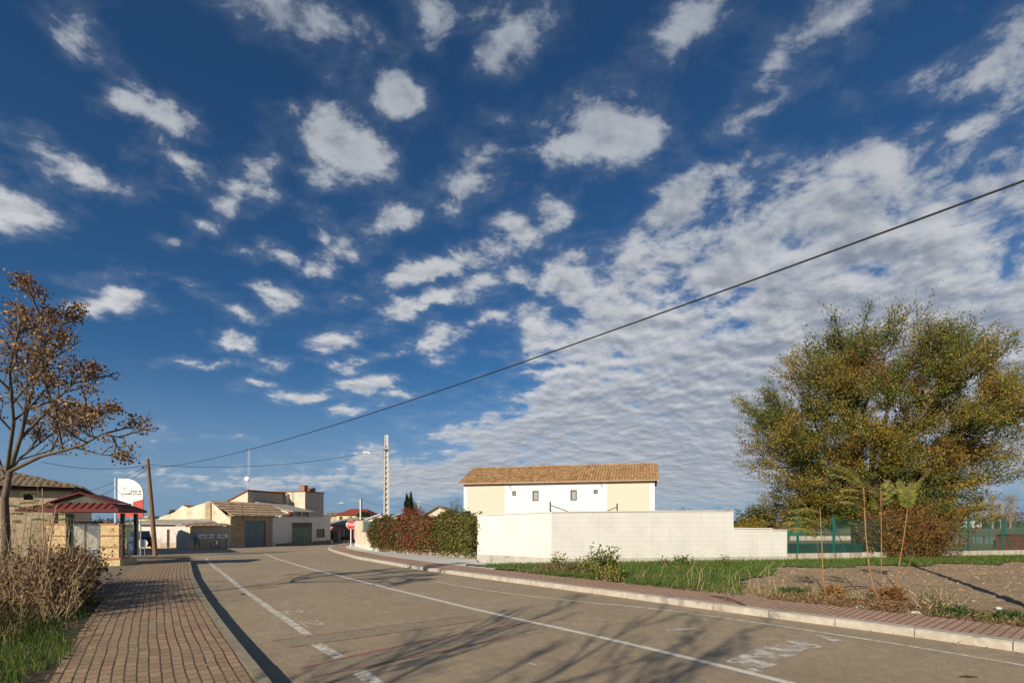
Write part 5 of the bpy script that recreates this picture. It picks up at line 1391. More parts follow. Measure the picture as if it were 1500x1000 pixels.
T0, T1 = np.array(tw_p0), np.array(tw_p1); nt_ = len(T0); per = 42
tt = R.uniform(.05, 1.0, (nt_, per))**(.9)
hi = ((T0[:, 2] > 12.0)[:, None] & (tt > .45) & (R.random((nt_, per)) < .85))
Pp = T0[:, None]+(T1-T0)[:, None]*tt[..., None]+R.normal(size=(nt_, per, 3))*.12
Dd = np.repeat(unit(T1-T0)[:, None], per, 1)
# leaf tone by bough: whole boughs turned yellow, rust or still green
cl = np.floor(T0/1.5)@np.array([12.99, 78.2, 37.7]); cl = np.abs(np.sin(cl)*43758.5) % 1
base = np.array([(.25, .205, .035), (.13, .165, .03), (.36, .25, .045), (.27, .13, .03), (.08, .12, .025)])
ci = np.digitize(cl, [.30, .58, .75, .86]); 
bc = base[ci][:, None]*np.ones((1, per, 1)); mixi = R.random((nt_, per)) < .35
bc[mixi] = base[R.choice(5, mixi.sum(), p=[.34, .24, .18, .1, .14])]
bc = bc*(1+R.normal(size=(nt_, per, 1))*.22).clip(.4, 1.7)
keep = ~hi.reshape(-1)
fast_mesh('crown', leaf_verts(Pp.reshape(-1, 3)[keep], R.uniform(.075, .14, keep.sum()), Dd.reshape(-1, 3)[keep], .55), 4, LEAF, bc.reshape(-1, 3)[keep], elm)

def twiggy(name, parent, boxes, nshoot, nleaf, lsize, cols, wts, stem='bark', up=1.0, hmin=.3, hmax=1.5, r=.006, lean=.3, leafpart='foliage', stempart='stems', zf=None, jit=.18, aspect=.5, leafmat_=None):
    """many upright shoots with leaves; boxes: callable -> (x,y,z0) local base points"""
    mb = MB(); LPp = []; LD = []
    for i in range(nshoot):
        x, y, z = boxes(); h = random.uniform(hmin, hmax)
        d = Vector((random.gauss(0, lean), random.gauss(0, lean), up)).normalized()
        mid = Vector((x, y, z))+d*h*.5+Vector((random.gauss(0, .05*h), random.gauss(0, .05*h), 0)); e = Vector((x, y, z))+d*h
        mb.tube([(x, y, z), mid, e], [r*1.4, r, r*.4], 4, False)
        for k in range(nleaf):
            t = random.uniform(.15, 1); p = Vector((x, y, z)).lerp(e, t); LPp.append(p+Vector(R.normal(size=3))*lsize*.8); LD.append((d+Vector(R.normal(size=3))*.8))
    mb.build(stempart, M[stem], parent)
    n = len(LPp)
    if n: fast_mesh(leafpart, leaf_verts(np.array([list(p) for p in LPp]), R.uniform(.7, 1.3, n)*lsize, np.array([list(p) for p in LD])*.6, aspect), 4, leafmat_ or LEAF, pal(n, cols, wts, jit), parent)
# elm suckers / bush hanging over the wall
bp = A(1333, 820, 24.5); bp.z = g(24.5)
bush = empty('bush', bp, 'rust brown bush spilling over the low wall under the right side of the elm', 'bush')
def bb():
    a = random.uniform(-1, 1); y = random.uniform(-.9, 1.6)
    return a*1.55*(1-.1*y)+random.gauss(0, .25), y*.75, random.uniform(-.1, .9)
twiggy('bush', bush, bb, 700, 60, .10, [(.27, .125, .035), (.33, .19, .045), (.12, .10, .025), (.08, .08, .02)], [3, 2.2, 1.5, 1.2], hmin=.7, hmax=2.3, lean=.42)
def bb(): return random.uniform(1.2, 2.6), random.uniform(-1.0, -.3), 0
# --- long climbing hedge, green at the right turning red in the middle
hv0 = HP1-HP0; hlen = hv0.length; ha = math.atan2(hv0.y, hv0.x)
hedge = empty('hedge', (HP1.x, HP1.y, g(HP1.y)+.1), 'long creeper hedge turning from green to dark red beside the white block wall', 'hedge', math.atan2(-hv0.y, -hv0.x))
nH = 34000; u = R.random(nH)*(hlen+.2); topw = 2.08+.12*np.sin(u*1.3)+.10*np.sin(u*3.1+1)+.07*np.sin(u*7.3)+(u < 1.5)*-.1
sl = (g(HP0.y)-g(HP1.y))/hlen
f_ = R.random(nH)
face = R.random(nH)
y_ = np.where(face < .62, R.normal(size=nH)*.10-.12+.10*np.sin(u*2.1+f_*7), R.uniform(-.1, .38, nH))
z_ = np.where(face < .62, f_**.9*topw, topw+R.normal(size=nH)*.09)
z_ = np.where(face > .93, R.uniform(.2, 1, nH)*topw, z_); y_ = np.where((face > .93), R.uniform(.0, .4, nH), y_); u = np.where(face > .965, hlen+.05+R.normal(size=nH)*.12, u); u = np.where((face > .93) & (face <= .965), R.normal(size=nH)*.12, u)
low = (z_ < .28) & (R.random(nH) < .75)
y_ += -.22*np.sin(np.clip(z_/2.1, 0, 1)*math.pi)*(face < .62)
Pp = np.stack([u, y_, z_+sl*u*1.0], 1)[~low]; uu = u[~low]; s_ = uu/hlen
red = np.exp(-((s_-.50)/.25)**2)*.78+.18*np.sin(uu*1.9+Pp[:, 2]*2)*.6; red = np.clip(red+.18*(s_ < .3), .10, .85)
isred = R.random(len(uu)) < red
cg = pal(len(uu), [(.13, .155, .035), (.20, .20, .05), (.07, .09, .02), (.28, .24, .06)], [3, 2.6, 1.6, 1])
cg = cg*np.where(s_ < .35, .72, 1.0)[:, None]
cr = pal(len(uu), [(.24, .06, .045), (.32, .10, .07), (.15, .05, .035), (.22, .13, .05)], [3, 2, 2, 2])
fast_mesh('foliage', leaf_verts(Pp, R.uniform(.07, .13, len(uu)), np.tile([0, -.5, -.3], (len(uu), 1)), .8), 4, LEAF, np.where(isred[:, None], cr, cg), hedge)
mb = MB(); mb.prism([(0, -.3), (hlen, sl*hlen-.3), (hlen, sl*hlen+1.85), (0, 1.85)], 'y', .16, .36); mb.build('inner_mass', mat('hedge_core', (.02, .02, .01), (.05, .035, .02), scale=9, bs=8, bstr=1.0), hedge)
mb = MB(); mb.prism([(0, -.3), (hlen, sl*hlen-.3), (hlen, sl*hlen+.32), (0, .32)], 'y', .04, .159); mb.build('foot_wall', M['dirty_concrete'], hedge)
for i in range(26):     # loose sprays over the top, and trailing over the white wall
    mb = MB(); x = random.uniform(0, hlen+.1) if i > 8 else hlen+random.uniform(0, .2); z = sl*x+(2.0 if i > 8 else random.uniform(.9, 2.0)); p = Vector((x, random.uniform(-.1, .3), z))
    mb.tube([p, p+Vector((random.uniform(-.3, .3), 0, .25)), p+Vector((random.uniform(-.1, .6), 0, random.uniform(-.5, .45)))], .006, 3)
    mb.build('tendril', M['dry_stem'], hedge)
# ivy and twigs trailing off the hedge end over the wall
# red shrub and cypresses beyond the hedge
def blobtree(name, Y, px, py_top, py_bot, hw_px, label, cols, wts, n, ls, cat='tree', trunk=.12, zsq=1.0, power=.4, lean=0, taper=None):
    p = A(px, 762, Y); p.z = g(Y); k = Y/F
    t = empty(name, p, label, cat); zt_, zb_ = zat(py_top, Y)-p.z, max(.1, zat(py_bot, Y)-p.z)
    d = unit(R.normal(size=(n, 3))); r_ = R.random(n)**power; hw = hw_px*k; zc = (zt_+zb_)/2; zh = (zt_-zb_)/2
    lob = 1+.16*np.sin(d[:, 0]*6+d[:, 2]*5+px)+.12*np.sin(d[:, 1]*9+d[:, 2]*8)
    Pp = d*(r_*lob)[:, None]*np.array([hw, hw*.9, zh])
    if taper is not None: Pp[:, :2] *= (1-taper*(Pp[:, 2:3]/zh*.5+.5))
    Pp[:, 2] += zc; Pp[:, 0] += lean*Pp[:, 2]
    mb = MB(); mb.tube([(0, 0, -.2), (lean*zc, 0, zc*.8), (lean*zt_*.9, 0, zt_*.9)], [trunk, trunk*.7, trunk*.2], 7)
    for i in range(14):
        a = random.uniform(0, 6.28); h0 = random.uniform(.35, .8)*zt_; e = Vector((math.cos(a)*hw*.75, math.sin(a)*hw*.6, min(zt_*.97, h0+zh*.5)))
        mb.tube([(lean*h0, 0, h0), e], [trunk*.3, .01], 4, False)
    mb.build('trunk', M['bark'], t)
    fast_mesh('crown', leaf_verts(Pp, R.uniform(.7, 1.3, n)*ls, np.tile([0, 0, .3], (n, 1)), .6), 4, LEAF, pal(n, cols, wts), t)
    return t
blobtree('shrub', 40, 604, 743, 775, 21, 'bright red leaved shrub rising over the middle of the hedge', [(.30, .05, .035), (.22, .05, .03), (.16, .09, .03)], [3, 2, 1], 2200, .14, 'shrub', .06)
blobtree('cypress', 62, 596.5, 724, 765, 5.5, 'left and fuller of the two dark cypresses beyond the hedge', [(.02, .045, .015), (.035, .065, .02)], [1, 1], 2600, .2, 'cypress', .12, taper=.55)
blobtree('cypress', 61, 602, 722, 765, 4.5, 'right and slightly taller dark cypress beyond the hedge', [(.02, .045, .015), (.03, .055, .02)], [1, 1], 2000, .2, 'cypress', .12, taper=.6)
blobtree('tree', 64, 607.5, 733, 765, 4.5, 'thin yellowing sapling just right of the cypresses', [(.12, .11, .04)], [1], 320, .2, 'tree', .05)
blobtree('tree', 95, 533, 749, 766, 9, 'round dark green tree in front of the yellow house', [(.03, .055, .015), (.05, .075, .02)], [1, 1], 2200, .35, 'tree', .2)
blobtree('tree', 50, 668, 731, 770, 12, 'sparse bare topped tree with few yellow leaves beside the white house', [(.16, .13, .05), (.10, .09, .04)], [1, 1], 420, .14, 'tree', .08, power=.5)
blobtree('tree', 46, 1112, 738, 790, 26, 'olive green bushy tree behind the step of the white wall', [(.09, .10, .025), (.15, .12, .03), (.05, .07, .02)], [2, 1.3, 1], 5200, .16, 'tree', .14)
blobtree('bush', 38, 1100, 757, 790, 22, 'yellow leaved bush peeping over the step of the white wall', [(.30, .21, .03), (.18, .15, .03)], [2, 1], 3200, .13, 'bush', .06)
blobtree('tree', 120, 1180, 745, 772, 30, 'distant dark green tree seen under the left edge of the elm', [(.05, .065, .025), (.09, .085, .03)], [1, 1], 4500, .5, 'tree', .3)
blobtree('tree', 100, 1385, 738, 772, 18, 'dark green tree between the elm crown and the water tower', [(.04, .055, .02), (.07, .075, .03)], [1, 1], 3600, .42, 'tree', .25)
blobtree('tree', 150, 258, 747, 764, 10, 'distant grey green tree right of the wooden pole', [(.06, .07, .03)], [1], 1500, .5, 'tree', .2)
for px, top, hw_, n, lab in ((1435, 727, 8, 900, 'slim bare poplar nearest the water tower'), (1454, 724, 7, 900, 'tallest pinkish bare poplar in the far row'), (1466, 732, 4, 300, 'thinnest bare poplar of the far row'), (1480, 723, 11, 900, 'broad bare poplar near the right frame edge')):
    Y = 210; p = A(px, 765, Y); p.z = g(Y); t = empty('poplar', p, lab, 'poplar', 0, 'bare poplars on the far plain')
    hgt = zat(top, Y)-p.z; mb = MB(); mb.tube([(0, 0, 0), (0, 0, hgt*.95)], [.35, .05], 6)
    hw__ = hw_*Y/F
    for i in range(n//3):
        z = random.uniform(.12, .9)*hgt; a = random.uniform(0, 6.28); e = hw__*math.sin(min(1, z/hgt*1.5)*math.pi*.62)*random.uniform(.4, 1)
        mb.tube([(0, 0, z), (math.cos(a)*e*.6, math.sin(a)*e*.6, z+hgt*.06), (math.cos(a)*e, math.sin(a)*e, z+hgt*.17)], [.05, .035, .015], 3, False)
    mb.build('trunk', mat('poplar_bark', (.26, .20, .15), (.34, .27, .21)) if px == 1435 else bpy.data.materials['poplar_bark'], t)
    nn = n; zz = R.uniform(.15, 1, nn)*hgt; rr_ = hw__*np.sin(np.minimum(1, zz/hgt*1.4)*math.pi*.66)*R.random(nn)**.5; an = R.random(nn)*6.28
    fast_mesh('crown', leaf_verts(np.stack([rr_*np.cos(an), rr_*np.sin(an), zz], 1), .45, np.tile([0, 0, 1.2], (nn, 1)), .25), 4, LEAF, pal(nn, [(.24, .17, .11), (.18, .15, .09)], [1, 1]), t)
# far shrubs and the wood on the plain
nW = 14000
X_ = R.uniform(60, 330, nW); Y_ = R.uniform(235, 330, nW); hgt = 5+3.5*np.sin(X_*.08)+2.5*np.sin(X_*.23+1)
Z_ = R.random(nW)**.7*hgt.clip(2, 12)-1.8
red_ = (X_/Y_ > 1.0)
c1 = pal(nW, [(.20, .12, .09), (.16, .11, .08)], [1, 1]); c2 = pal(nW, [(.05, .065, .03), (.09, .09, .045)], [1, 1])
stuff(fast_mesh('woodland', leaf_verts(np.stack([X_, Y_, Z_], 1), 1.1, None, .7), 4, LEAF, np.where(red_[:, None], c1, c2)), 'far strip of bushes and bare woodland along the plain behind the water tower', 'woodland')
nW = 7000
X_ = R.uniform(-260, 60, nW); Y_ = R.uniform(260, 300, nW); Z_ = R.random(nW)*(3.0+1.5*np.sin(X_*.1))-1.8
stuff(fast_mesh('woodland', leaf_verts(np.stack([X_, Y_, Z_], 1), 1.1, None, .7), 4, LEAF, pal(nW, [(.05, .065, .03), (.10, .09, .05)], [1, 1])), 'low line of far trees behind the village roofs', 'woodland')

# ---------------------------------------------------------------- pinnate saplings by the pavement
def pinnate(LV, LC, p0, d, ln, droop, side, npair, ll, cols):
    """one compound leaf: returns rachis points, fills leaflet lists"""
    pts = []; p = Vector(p0); v = Vector(d).normalized()
    n = 8
    for i in range(n+1):
        pts.append(p.copy()); p = p+v*ln/n; v = (v+Vector((0, 0, -droop/n))).normalized()
    for k in range(npair):
        t = .22+.78*k/npair; j = min(n-1, int(t*n)); q = pts[j].lerp(pts[j+1], t*n-j); ax = (pts[j+1]-pts[j]).normalized()
        sd2 = ax.cross(Vector((0, 0, 1))); sd2 = sd2.normalized() if sd2.length > .1 else Vector((1, 0, 0))
        for s in (-1, 1):
            dd = (ax*.55+sd2*s*.85+Vector((0, 0, -.45-.2*random.random()))).normalized(); L_ = ll*(1-.45*abs(t-.5))*random.uniform(.8, 1.15)
            w_ = ax.cross(dd).normalized().cross(dd)*L_*.11
            LV.extend([tuple(q), tuple(q+dd*L_*.4+w_), tuple(q+dd*L_), tuple(q+dd*L_*.4-w_)]); LC.append(cols[R.integers(len(cols))]*random.uniform(.8, 1.2))
    return pts
YG = np.array([(.30, .29, .06), (.22, .26, .05), (.14, .20, .04), (.34, .30, .08)])
def sapling(base_px, base_py, pts_px, label, nl_, lean_left=True, r=.022, drops=.7, ll=.17, Yadd=0):
    b_ = G(base_px, base_py, .1); Y = b_.y
    t = empty('sapling', b_, label, 'sapling', 0, 'slender saplings beside the right pavement')
    nl = nl_; pp = [Vector((0, 0, -.05))]+[A(x, y, Y)-b_ for x, y in pts_px]
    top = pp[-1]; L_ = len(pp)
    mb = MB(); mb.tube(pp, [r*.72*(1-.55*i/(L_-1)) for i in range(L_)], 8); mb.build('stem', M['sapling_stem'], t, smooth=True)
    LV, LC = [], []; mb = MB()
    for i in range(nl):
        a = random.uniform(0, 6.28); d = Vector((math.cos(a)*.55-(1.0 if lean_left else -.15), math.sin(a)*.5, .55+random.random()*.7))
        zt2 = top-(top-pp[-2]).normalized()*random.uniform(0, .7)**1.3
        pts = pinnate(LV, LC, zt2, d, random.uniform(.4, .75), drops*1.35, 0, 14, ll*.8, YG)
        mb.tube(pts, .0035, 3, False)
    if nl:
        mb.build('leaf_stalk', M['sapling_stem'], t)
        fast_mesh('foliage', np.array(LV), 4, LEAF, np.array(LC), t)
sapling(1210, 874, ((1206, 850), (1204, 800), (1201, 742)), 'leftmost tall sapling with feathery yellow green leaves blown left', 8)
sapling(1207, 861, ((1203, 845), (1198, 800), (1191, 768)), 'short thin sapling just left of the leftmost tall one', 4, r=.014)
sapling(1293, 881, ((1280, 862), (1273, 830), (1268, 780), (1265, 712)), 'tall bent based sapling with feathery leaves in front of the elm trunk', 9, r=.024)
sapling(1291, 858, ((1291, 820), (1291, 780), (1290, 718)), 'straight pale sapling between the bent one and the slanting one', 6, lean_left=False, r=.018)
sapling(1311, 860, ((1316, 835), (1325, 780), (1333, 716)), 'slanting sapling leaning right with a fan of upright leaves', 7, lean_left=False, r=.02, drops=.2)
sapling(1325, 850, ((1332, 825), (1341, 806)), 'shortest leafless sapling right of the slanting one', 0, r=.008)

# ---------------------------------------------------------------- grass, weeds and litter
def clip_scatter(n, fx, fy, keep):
    X_ = R.uniform(*fx, n); Y_ = R.uniform(*fy, n); k = keep(X_, Y_); return X_[k], Y_[k]
def blades(name, X_, Y_, z0, h, w, cols, wts, label, cat='grass', matl=None, lean=.5, per=1):
    n = len(X_); hh = R.uniform(.45, 1.15, n)*h; a = R.random(n)*6.28; la = R.random(n)*6.28; ll = R.random(n)*lean*hh
    bx = np.stack([X_, Y_, gN(Y_)+z0-.01], 1); sx = np.stack([np.cos(a), np.sin(a), 0*a], 1)*np.broadcast_to(w, n)[:, None]*.5
    mid = bx+np.stack([np.cos(la)*ll*.35, np.sin(la)*ll*.35, hh*.6], 1); tip = bx+np.stack([np.cos(la)*ll, np.sin(la)*ll, hh], 1)
    V = np.stack([bx-sx, bx+sx, mid+sx*.7, tip, mid-sx*.7], 1).reshape(-1, 3)
    return stuff(fast_mesh(name, V, 5, matl or LEAF, pal(n, cols, wts)), label, cat)
GC = [(.06, .125, .015), (.09, .165, .022), (.13, .19, .035), (.20, .19, .06)]
def patchy(X_, Y_, s=1.0, t=.0): 
    return (np.sin(X_*1.7*s+np.sin(Y_*1.1*s)*2)+np.sin(Y_*2.3*s+X_*.7*s)+R.normal(size=X_.shape)*.5) > t
# left verge: fresh grass by the pavement
def kL(x, y): 
    s = sdist(x, y, KLs); return (s < -1.78-.12*np.sin(y*3.)) & (s > -3.5+.4*np.sin(y*1.3)) & (y < 11)
X_, Y_ = clip_scatter(120000, (-16, 0), (3.2, 13), lambda x, y: kL(x, y) & patchy(x, y, .9, -.5-.9*(y < 7.5)))
blades('grass', X_, Y_, .09, .16, R.uniform(.004, .009, len(X_)), GC, [2, 3, 2, .5], 'bright green grass growing along the inner edge of the left pavement')
X_, Y_ = clip_scatter(90000, (-22, -3), (4, 14), lambda x, y: (sdist(x, y, KLs) < -2.3) & (sdist(x, y, KLs) > -9) & patchy(x, y, .7, .4))
blades('grass', X_, Y_, .09, .28, R.uniform(.005, .010, len(X_)), [(.30, .22, .11), (.20, .15, .07), (.10, .14, .03)], [3, 2, 1.2], 'straw coloured rough grass under the weeds on the left', lean=.9, matl=STRAW)
# moss tufts in the paving joints
X_, Y_ = clip_scatter(40000, (-10, 0), (3.5, 12), lambda x, y: (np.abs((-sdist(x, y, KLs)-.13) % .5-.25) < .008) & (sdist(x, y, KLs) > -1.6) & (sdist(x, y, KLs) < -.3) & (np.sin(y*1.4+x*2.2)+np.sin(y*.6) > .7))
blades('moss', X_, Y_, .118, .022, .005, [(.10, .16, .03), (.14, .17, .05)], [1, 1], 'tiny moss tufts in the long joints of the left pavement', 'moss')
# right verge
wl_f = wallside
X_, Y_ = clip_scatter(230000, (-1, 40), (8, 32), lambda x, y: (sdist(x, y, KRs) > 1.6) & (wl_f(x, y) > .12) & (wl_f(x, y) < 4.2+.5*np.sin(x*1.7)+np.where(x < 9.5, (9.5-x)*1.2, 0)) & patchy(x, y, .6, -1.6))
X_ = X_; blades('grass', X_, Y_, .125, .13, R.uniform(.012, .022, len(X_)), GC+[(.26, .20, .10)], [3, 4, 2.5, 1, .5], 'green grass strip along the foot of the white wall and the fence')
def near_kr(x, y, lo, hi, f=1.0):
    s = sdist(x, y, KRs); return (s > lo) & (s < hi)
X_, Y_ = clip_scatter(90000, (0, 16), (3, 18), lambda x, y: near_kr(x, y, 1.46, 2.6) & patchy(x, y, 1.1, .45) & (x < 13))
blades('grass', X_, Y_, .10, .12, R.uniform(.006, .012, len(X_)), [(.05, .10, .018), (.08, .14, .025), (.2, .16, .07)], [3, 3, 1.2], 'dark weedy grass tufts along the outer edge of the right pavement')
X_, Y_ = clip_scatter(70000, (0, 16), (5, 20), lambda x, y: near_kr(x, y, 1.5, 4.0) & (x < 8) & patchy(x, y, .9, .2))
blades('dry_grass', X_, Y_, .10, .13, R.uniform(.005, .012, len(X_)), [(.36, .28, .15), (.26, .19, .10), (.16, .15, .05)], [3, 2, 1], 'straw coloured dead grass on the verge between pavement and wall', 'dry grass', STRAW, lean=1.1)
# dead brown leaves and seed litter
def litter(name, X_, Y_, z0, sz, cols, wts, label, cat='leaf litter'):
    n = len(X_); P_ = np.stack([X_, Y_, gN(Y_)+z0+R.random(n)*sz*.35], 1); D_ = R.normal(size=(n, 3)); D_[:, 2] *= .25
    V = leaf_verts(P_, R.uniform(.6, 1.3, n)*sz, unit(D_), .6, .12); stuff(fast_mesh(name, V, 4, STRAW, pal(n, cols, wts)), label, cat)
BR = [(.16, .09, .045), (.24, .14, .07), (.10, .06, .035)]
X_, Y_ = clip_scatter(60000, (2, 12), (6, 16), lambda x, y: near_kr(x, y, 1.4, 2.9) & (((x-7.6)**2/6+(y-9.3)**2/4 < 1.1) | (R.random(len(x)) < .06)))
litter('fallen_leaves', X_, Y_, .105, .06, BR, [2, 2, 1], 'brown fallen leaves heaped around the feet of the saplings')
X_, Y_ = clip_scatter(9000, (-3, 16), (4, 24), lambda x, y: near_kr(x, y, .25, 1.46) & (R.random(len(x)) < .5*(sdist(x, y, KRs) > 1.15)+.05))
litter('fallen_leaves', X_, Y_, .121, .04, BR+[(.3, .24, .12)], [2, 2, 1, 1], 'scattered leaf crumbs along the outer edge of the right pavement')
X_, Y_ = clip_scatter(9000, (-3, 16), (4, 20), lambda x, y: (sdist(x, y, KRs) > -.14) & (sdist(x, y, KRs) < -.005) & (R.random(len(x)) < .7) & (np.sin(x*2+1)+np.sin(y*1.1) > .1))
litter('fallen_leaves', X_, Y_, .004, .035, BR+[(.2, .2, .06)], [2, 2, 1, 1], 'leaf dust gathered in the gutter of the right kerb')
X_, Y_ = clip_scatter(9000, (-10, 0), (3.5, 14), lambda x, y: (sdist(x, y, KLs) < -.02) & (sdist(x, y, KLs) > -1.72) & (R.random(len(x)) < .18))
litter('fallen_leaves', X_, Y_, .121, .022, [(.4, .34, .22), (.2, .12, .06), (.5, .45, .36)], [1, 2, 1], 'pale crumbs and bits of dead leaf on the left pavement')
X_, Y_ = clip_scatter(30000, (-12, -2), (3.5, 14), lambda x, y: (sdist(x, y, KLs) < -1.5-.25*R.random(len(x))) & (sdist(x, y, KLs) > -2.3) & (R.random(len(x)) < .45))
litter('fallen_leaves', X_, Y_, .125, .04, BR, [1, 1, 2], 'dead leaves and dirt along the inner edge of the left pavement')
# field clods
n = 4200; X_, Y_ = clip_scatter(n*3, (3, 31), (7, 26), lambda x, y: (sdist(x, y, KRs) > 2.0) & (wallside(x, y) > 2.2))
n = len(X_); sz = R.uniform(.012, .05, n)**1.0
oct_ = np.array([(1, 0, 0), (0, 1, 0), (-1, 0, 0), (0, -1, 0), (0, 0, .8)]); tri = [(0, 1, 4), (1, 2, 4), (2, 3, 4), (3, 0, 4)]
P_ = np.stack([X_, Y_, gN(Y_)+.085], 1); jit_ = 1+R.normal(size=(n, 5, 3))*.25
VV = P_[:, None]+oct_[None]*sz[:, None, None]*jit_
V = VV[:, np.array(tri).ravel()].reshape(-1, 3)
stuff(fast_mesh('soil_clods', V, 3, STRAW, np.repeat(pal(n, [(.30, .21, .12), (.36, .26, .155), (.20, .14, .085)], [2, 1.5, 1.5]), 4, 0)), 'small clods and stones strewn over the tilled field', 'clods')
for (px, py, s_, lab) in ((1110+0, 886, .0, ''),):
    pass
def rock(px, py, r, label, col='concrete'):
    p = G(px, py, .1); mb = MB(); prof = []
    for i in range(5):
        for k in range(8):
            a = 2*math.pi*k/8; el = math.pi/2*i/4*.98; q = r*random.uniform(.75, 1.15); mb.v.append((q*1.5*math.cos(a)*math.cos(el), q*math.sin(a)*math.cos(el), q*.55*math.sin(el)))
    for i in range(4):
        for k in range(8): mb.face((i*8+k, i*8+(k+1) % 8, (i+1)*8+(k+1) % 8, (i+1)*8+k))
    mb.face([32+k for k in range(8)])
    tag(mb.build('rubble', M[col], loc=p), label, 'stone')
rock(1255, 890, .06, 'pale lump of rubble left of the leaf heap'); rock(1262, 889, .06, 'small pale stone beside the rubble lump'); rock(1341, 899, .09, 'flat whitish rubble slab at the outer pavement edge')
rock(1461, 891, .06, 'small bluish stone in the far right weeds', 'sign_grey')

# leafy weeds against the white wall
def weed(px, py, hpx, wpx, label, n, cols, wts, ls=.07, lean=.35, cat='weed', nleaf=22, name='weed', stem='dry_stem', hm=.5):
    b_ = G(px, py, .12); k = b_.y/F; t = empty(name, b_, label, cat)
    hh = hpx*k; ww = wpx*k
    def bx():
        a = random.gauss(0, .35)*ww; return a, random.gauss(0, .2)*ww, 0
    twiggy('w', t, bx, n, nleaf, ls, cols, wts, stem, hmin=hh*hm, hmax=hh, lean=lean, r=.007)
    return t
LG = [(.12, .16, .03), (.17, .20, .045), (.07, .10, .02), (.24, .22, .06)]
weed(884, 848, 50, 22, 'tallest leafy shrub against the long white wall', 22, LG, [3, 3, 1, 1], .10, .28, 'shrub', 42)
weed(862, 842, 30, 16, 'leafy weed crowding the left foot of the tallest shrub', 14, LG, [2, 2, 1, 1], .08)
weed(897, 850, 26, 20, 'yellowing low weed at the right foot of the tallest shrub', 16, [(.30, .27, .05), (.18, .2, .04)], [1, 1.4], .08)
weed(817, 834, 26, 14, 'bushy weed at the corner of the white wall', 14, LG, [2, 2, 1, 1.5], .08)
weed(835, 838, 18, 26, 'low brown green tangle between the wall corner and the shrubs', 50, [(.14, .11, .05), (.10, .12, .03), (.2, .14, .07)], [2, 1.5, 1], .06, .8, nleaf=18)
weed(800, 836, 12, 22, 'low dead brown tangle spreading left of the wall corner', 40, [(.16, .11, .06), (.10, .09, .03)], [2, 1], .05, .9, nleaf=14)
weed(998, 829, 15, 16, 'rounded green weed with pinnate leaves by the white wall', 20, [(.09, .15, .025), (.14, .19, .04)], [1, 1], .11, .7)
weed(1008, 829, 27, 5, 'thin stalk with withered leaves beside the rounded green weed', 1, [(.18, .15, .07)], [1], .06, .2)
weed(1060, 829, 14, 8, 'small upright green weed standing alone by the wall', 9, [(.12, .15, .03)], [1], .08, .45)
weed(972, 828, 9, 9, 'low purple brown weed left of the rounded green weed', 16, [(.10, .06, .05), (.07, .05, .04)], [1, 1], .06, .8)
weed(1305, 876, 16, 14, 'clump of drooping dead leaves at the foot of the bent sapling', 26, [(.34, .17, .06), (.22, .12, .05)], [1, 1], .10, .8, hm=.3)
weed(1222, 872, 10, 12, 'orange brown dead leaves at the foot of the leftmost sapling', 22, [(.38, .2, .06), (.25, .14, .05)], [1, 1], .08, .9)
weed(1375, 890, 42, 45, 'thin grey green bushy weed in front of the field', 34, [(.11, .13, .06), (.08, .10, .04)], [1, 1], .028, .75, nleaf=26)
weed(1400, 900, 12, 30, 'low dark green weeds right of the saplings at the pavement edge', 40, [(.04, .08, .02), (.07, .11, .03)], [1, 1], .045, .9)
weed(1478, 906, 12, 26, 'low dark green weeds at the far right pavement edge', 40, [(.04, .09, .02), (.07, .12, .03)], [1, 1], .045, .9)
weed(1160, 868, 8, 30, 'low green weeds left of the leftmost sapling', 50, [(.05, .10, .02), (.08, .13, .03)], [1, 1], .045, .9)
# dry stalks standing on the right verge
mb = MB()
for i in range(26):
    px = random.uniform(900, 1150); py = random.uniform(838, 872) if px > 1000 else random.uniform(835, 850)
    b_ = G(px, min(py, 852+(px-900)*.09), .1); h = random.uniform(.25, .75)
    mb.tube([b_, b_+Vector((random.gauss(0, .05), 0, h*.6)), b_+Vector((random.gauss(0, .14), random.gauss(0, .1), h))], [.005, .004, .002], 3)
stuff(mb.build('dry_stalks', M['dry_stem']), 'thin dead stalks standing in the grass before the white wall', 'dry stalks')
# fallen branches on the pavement
for i, (a, b_, lab) in enumerate((((1042, 872), (1092, 886), 'dead twig lying on the right pavement edge'), ((1215, 863), (1275, 859), 'long curved dead branch lying on the field'))):
    p, q = G(*a, .13), G(*b_, .13); mb = MB(); mb.tube([Vector((0, 0, 0)), (q-p)*.5+Vector((0, 0, .05)), q-p], .012, 5)
    for k in range(4): mb.tube([(q-p)*(.3+.15*k), (q-p)*(.3+.15*k)+Vector((random.uniform(-.2, .2), random.uniform(-.2, .2), .04))], .006, 4)
    tag(mb.build('branch', M['dark_brown'], loc=p), lab, 'branch')
for px, py, lab in ((1243+175, 991, 'dark stick lying on the road at the lower right'), (356, 870, 'withered leaf lying on the left edge line')):
    p = G(px, py, .008); mb = MB(); mb.tube([(-.09, 0, .006), (.0, .01, .01), (.09, -.01, .006)], [.006, .012, .005], 5); mb.box(-.03, .03, -.02, .02, 0, .006)
    tag(mb.build('stick', M['dark_brown'], loc=p), lab, 'stick')

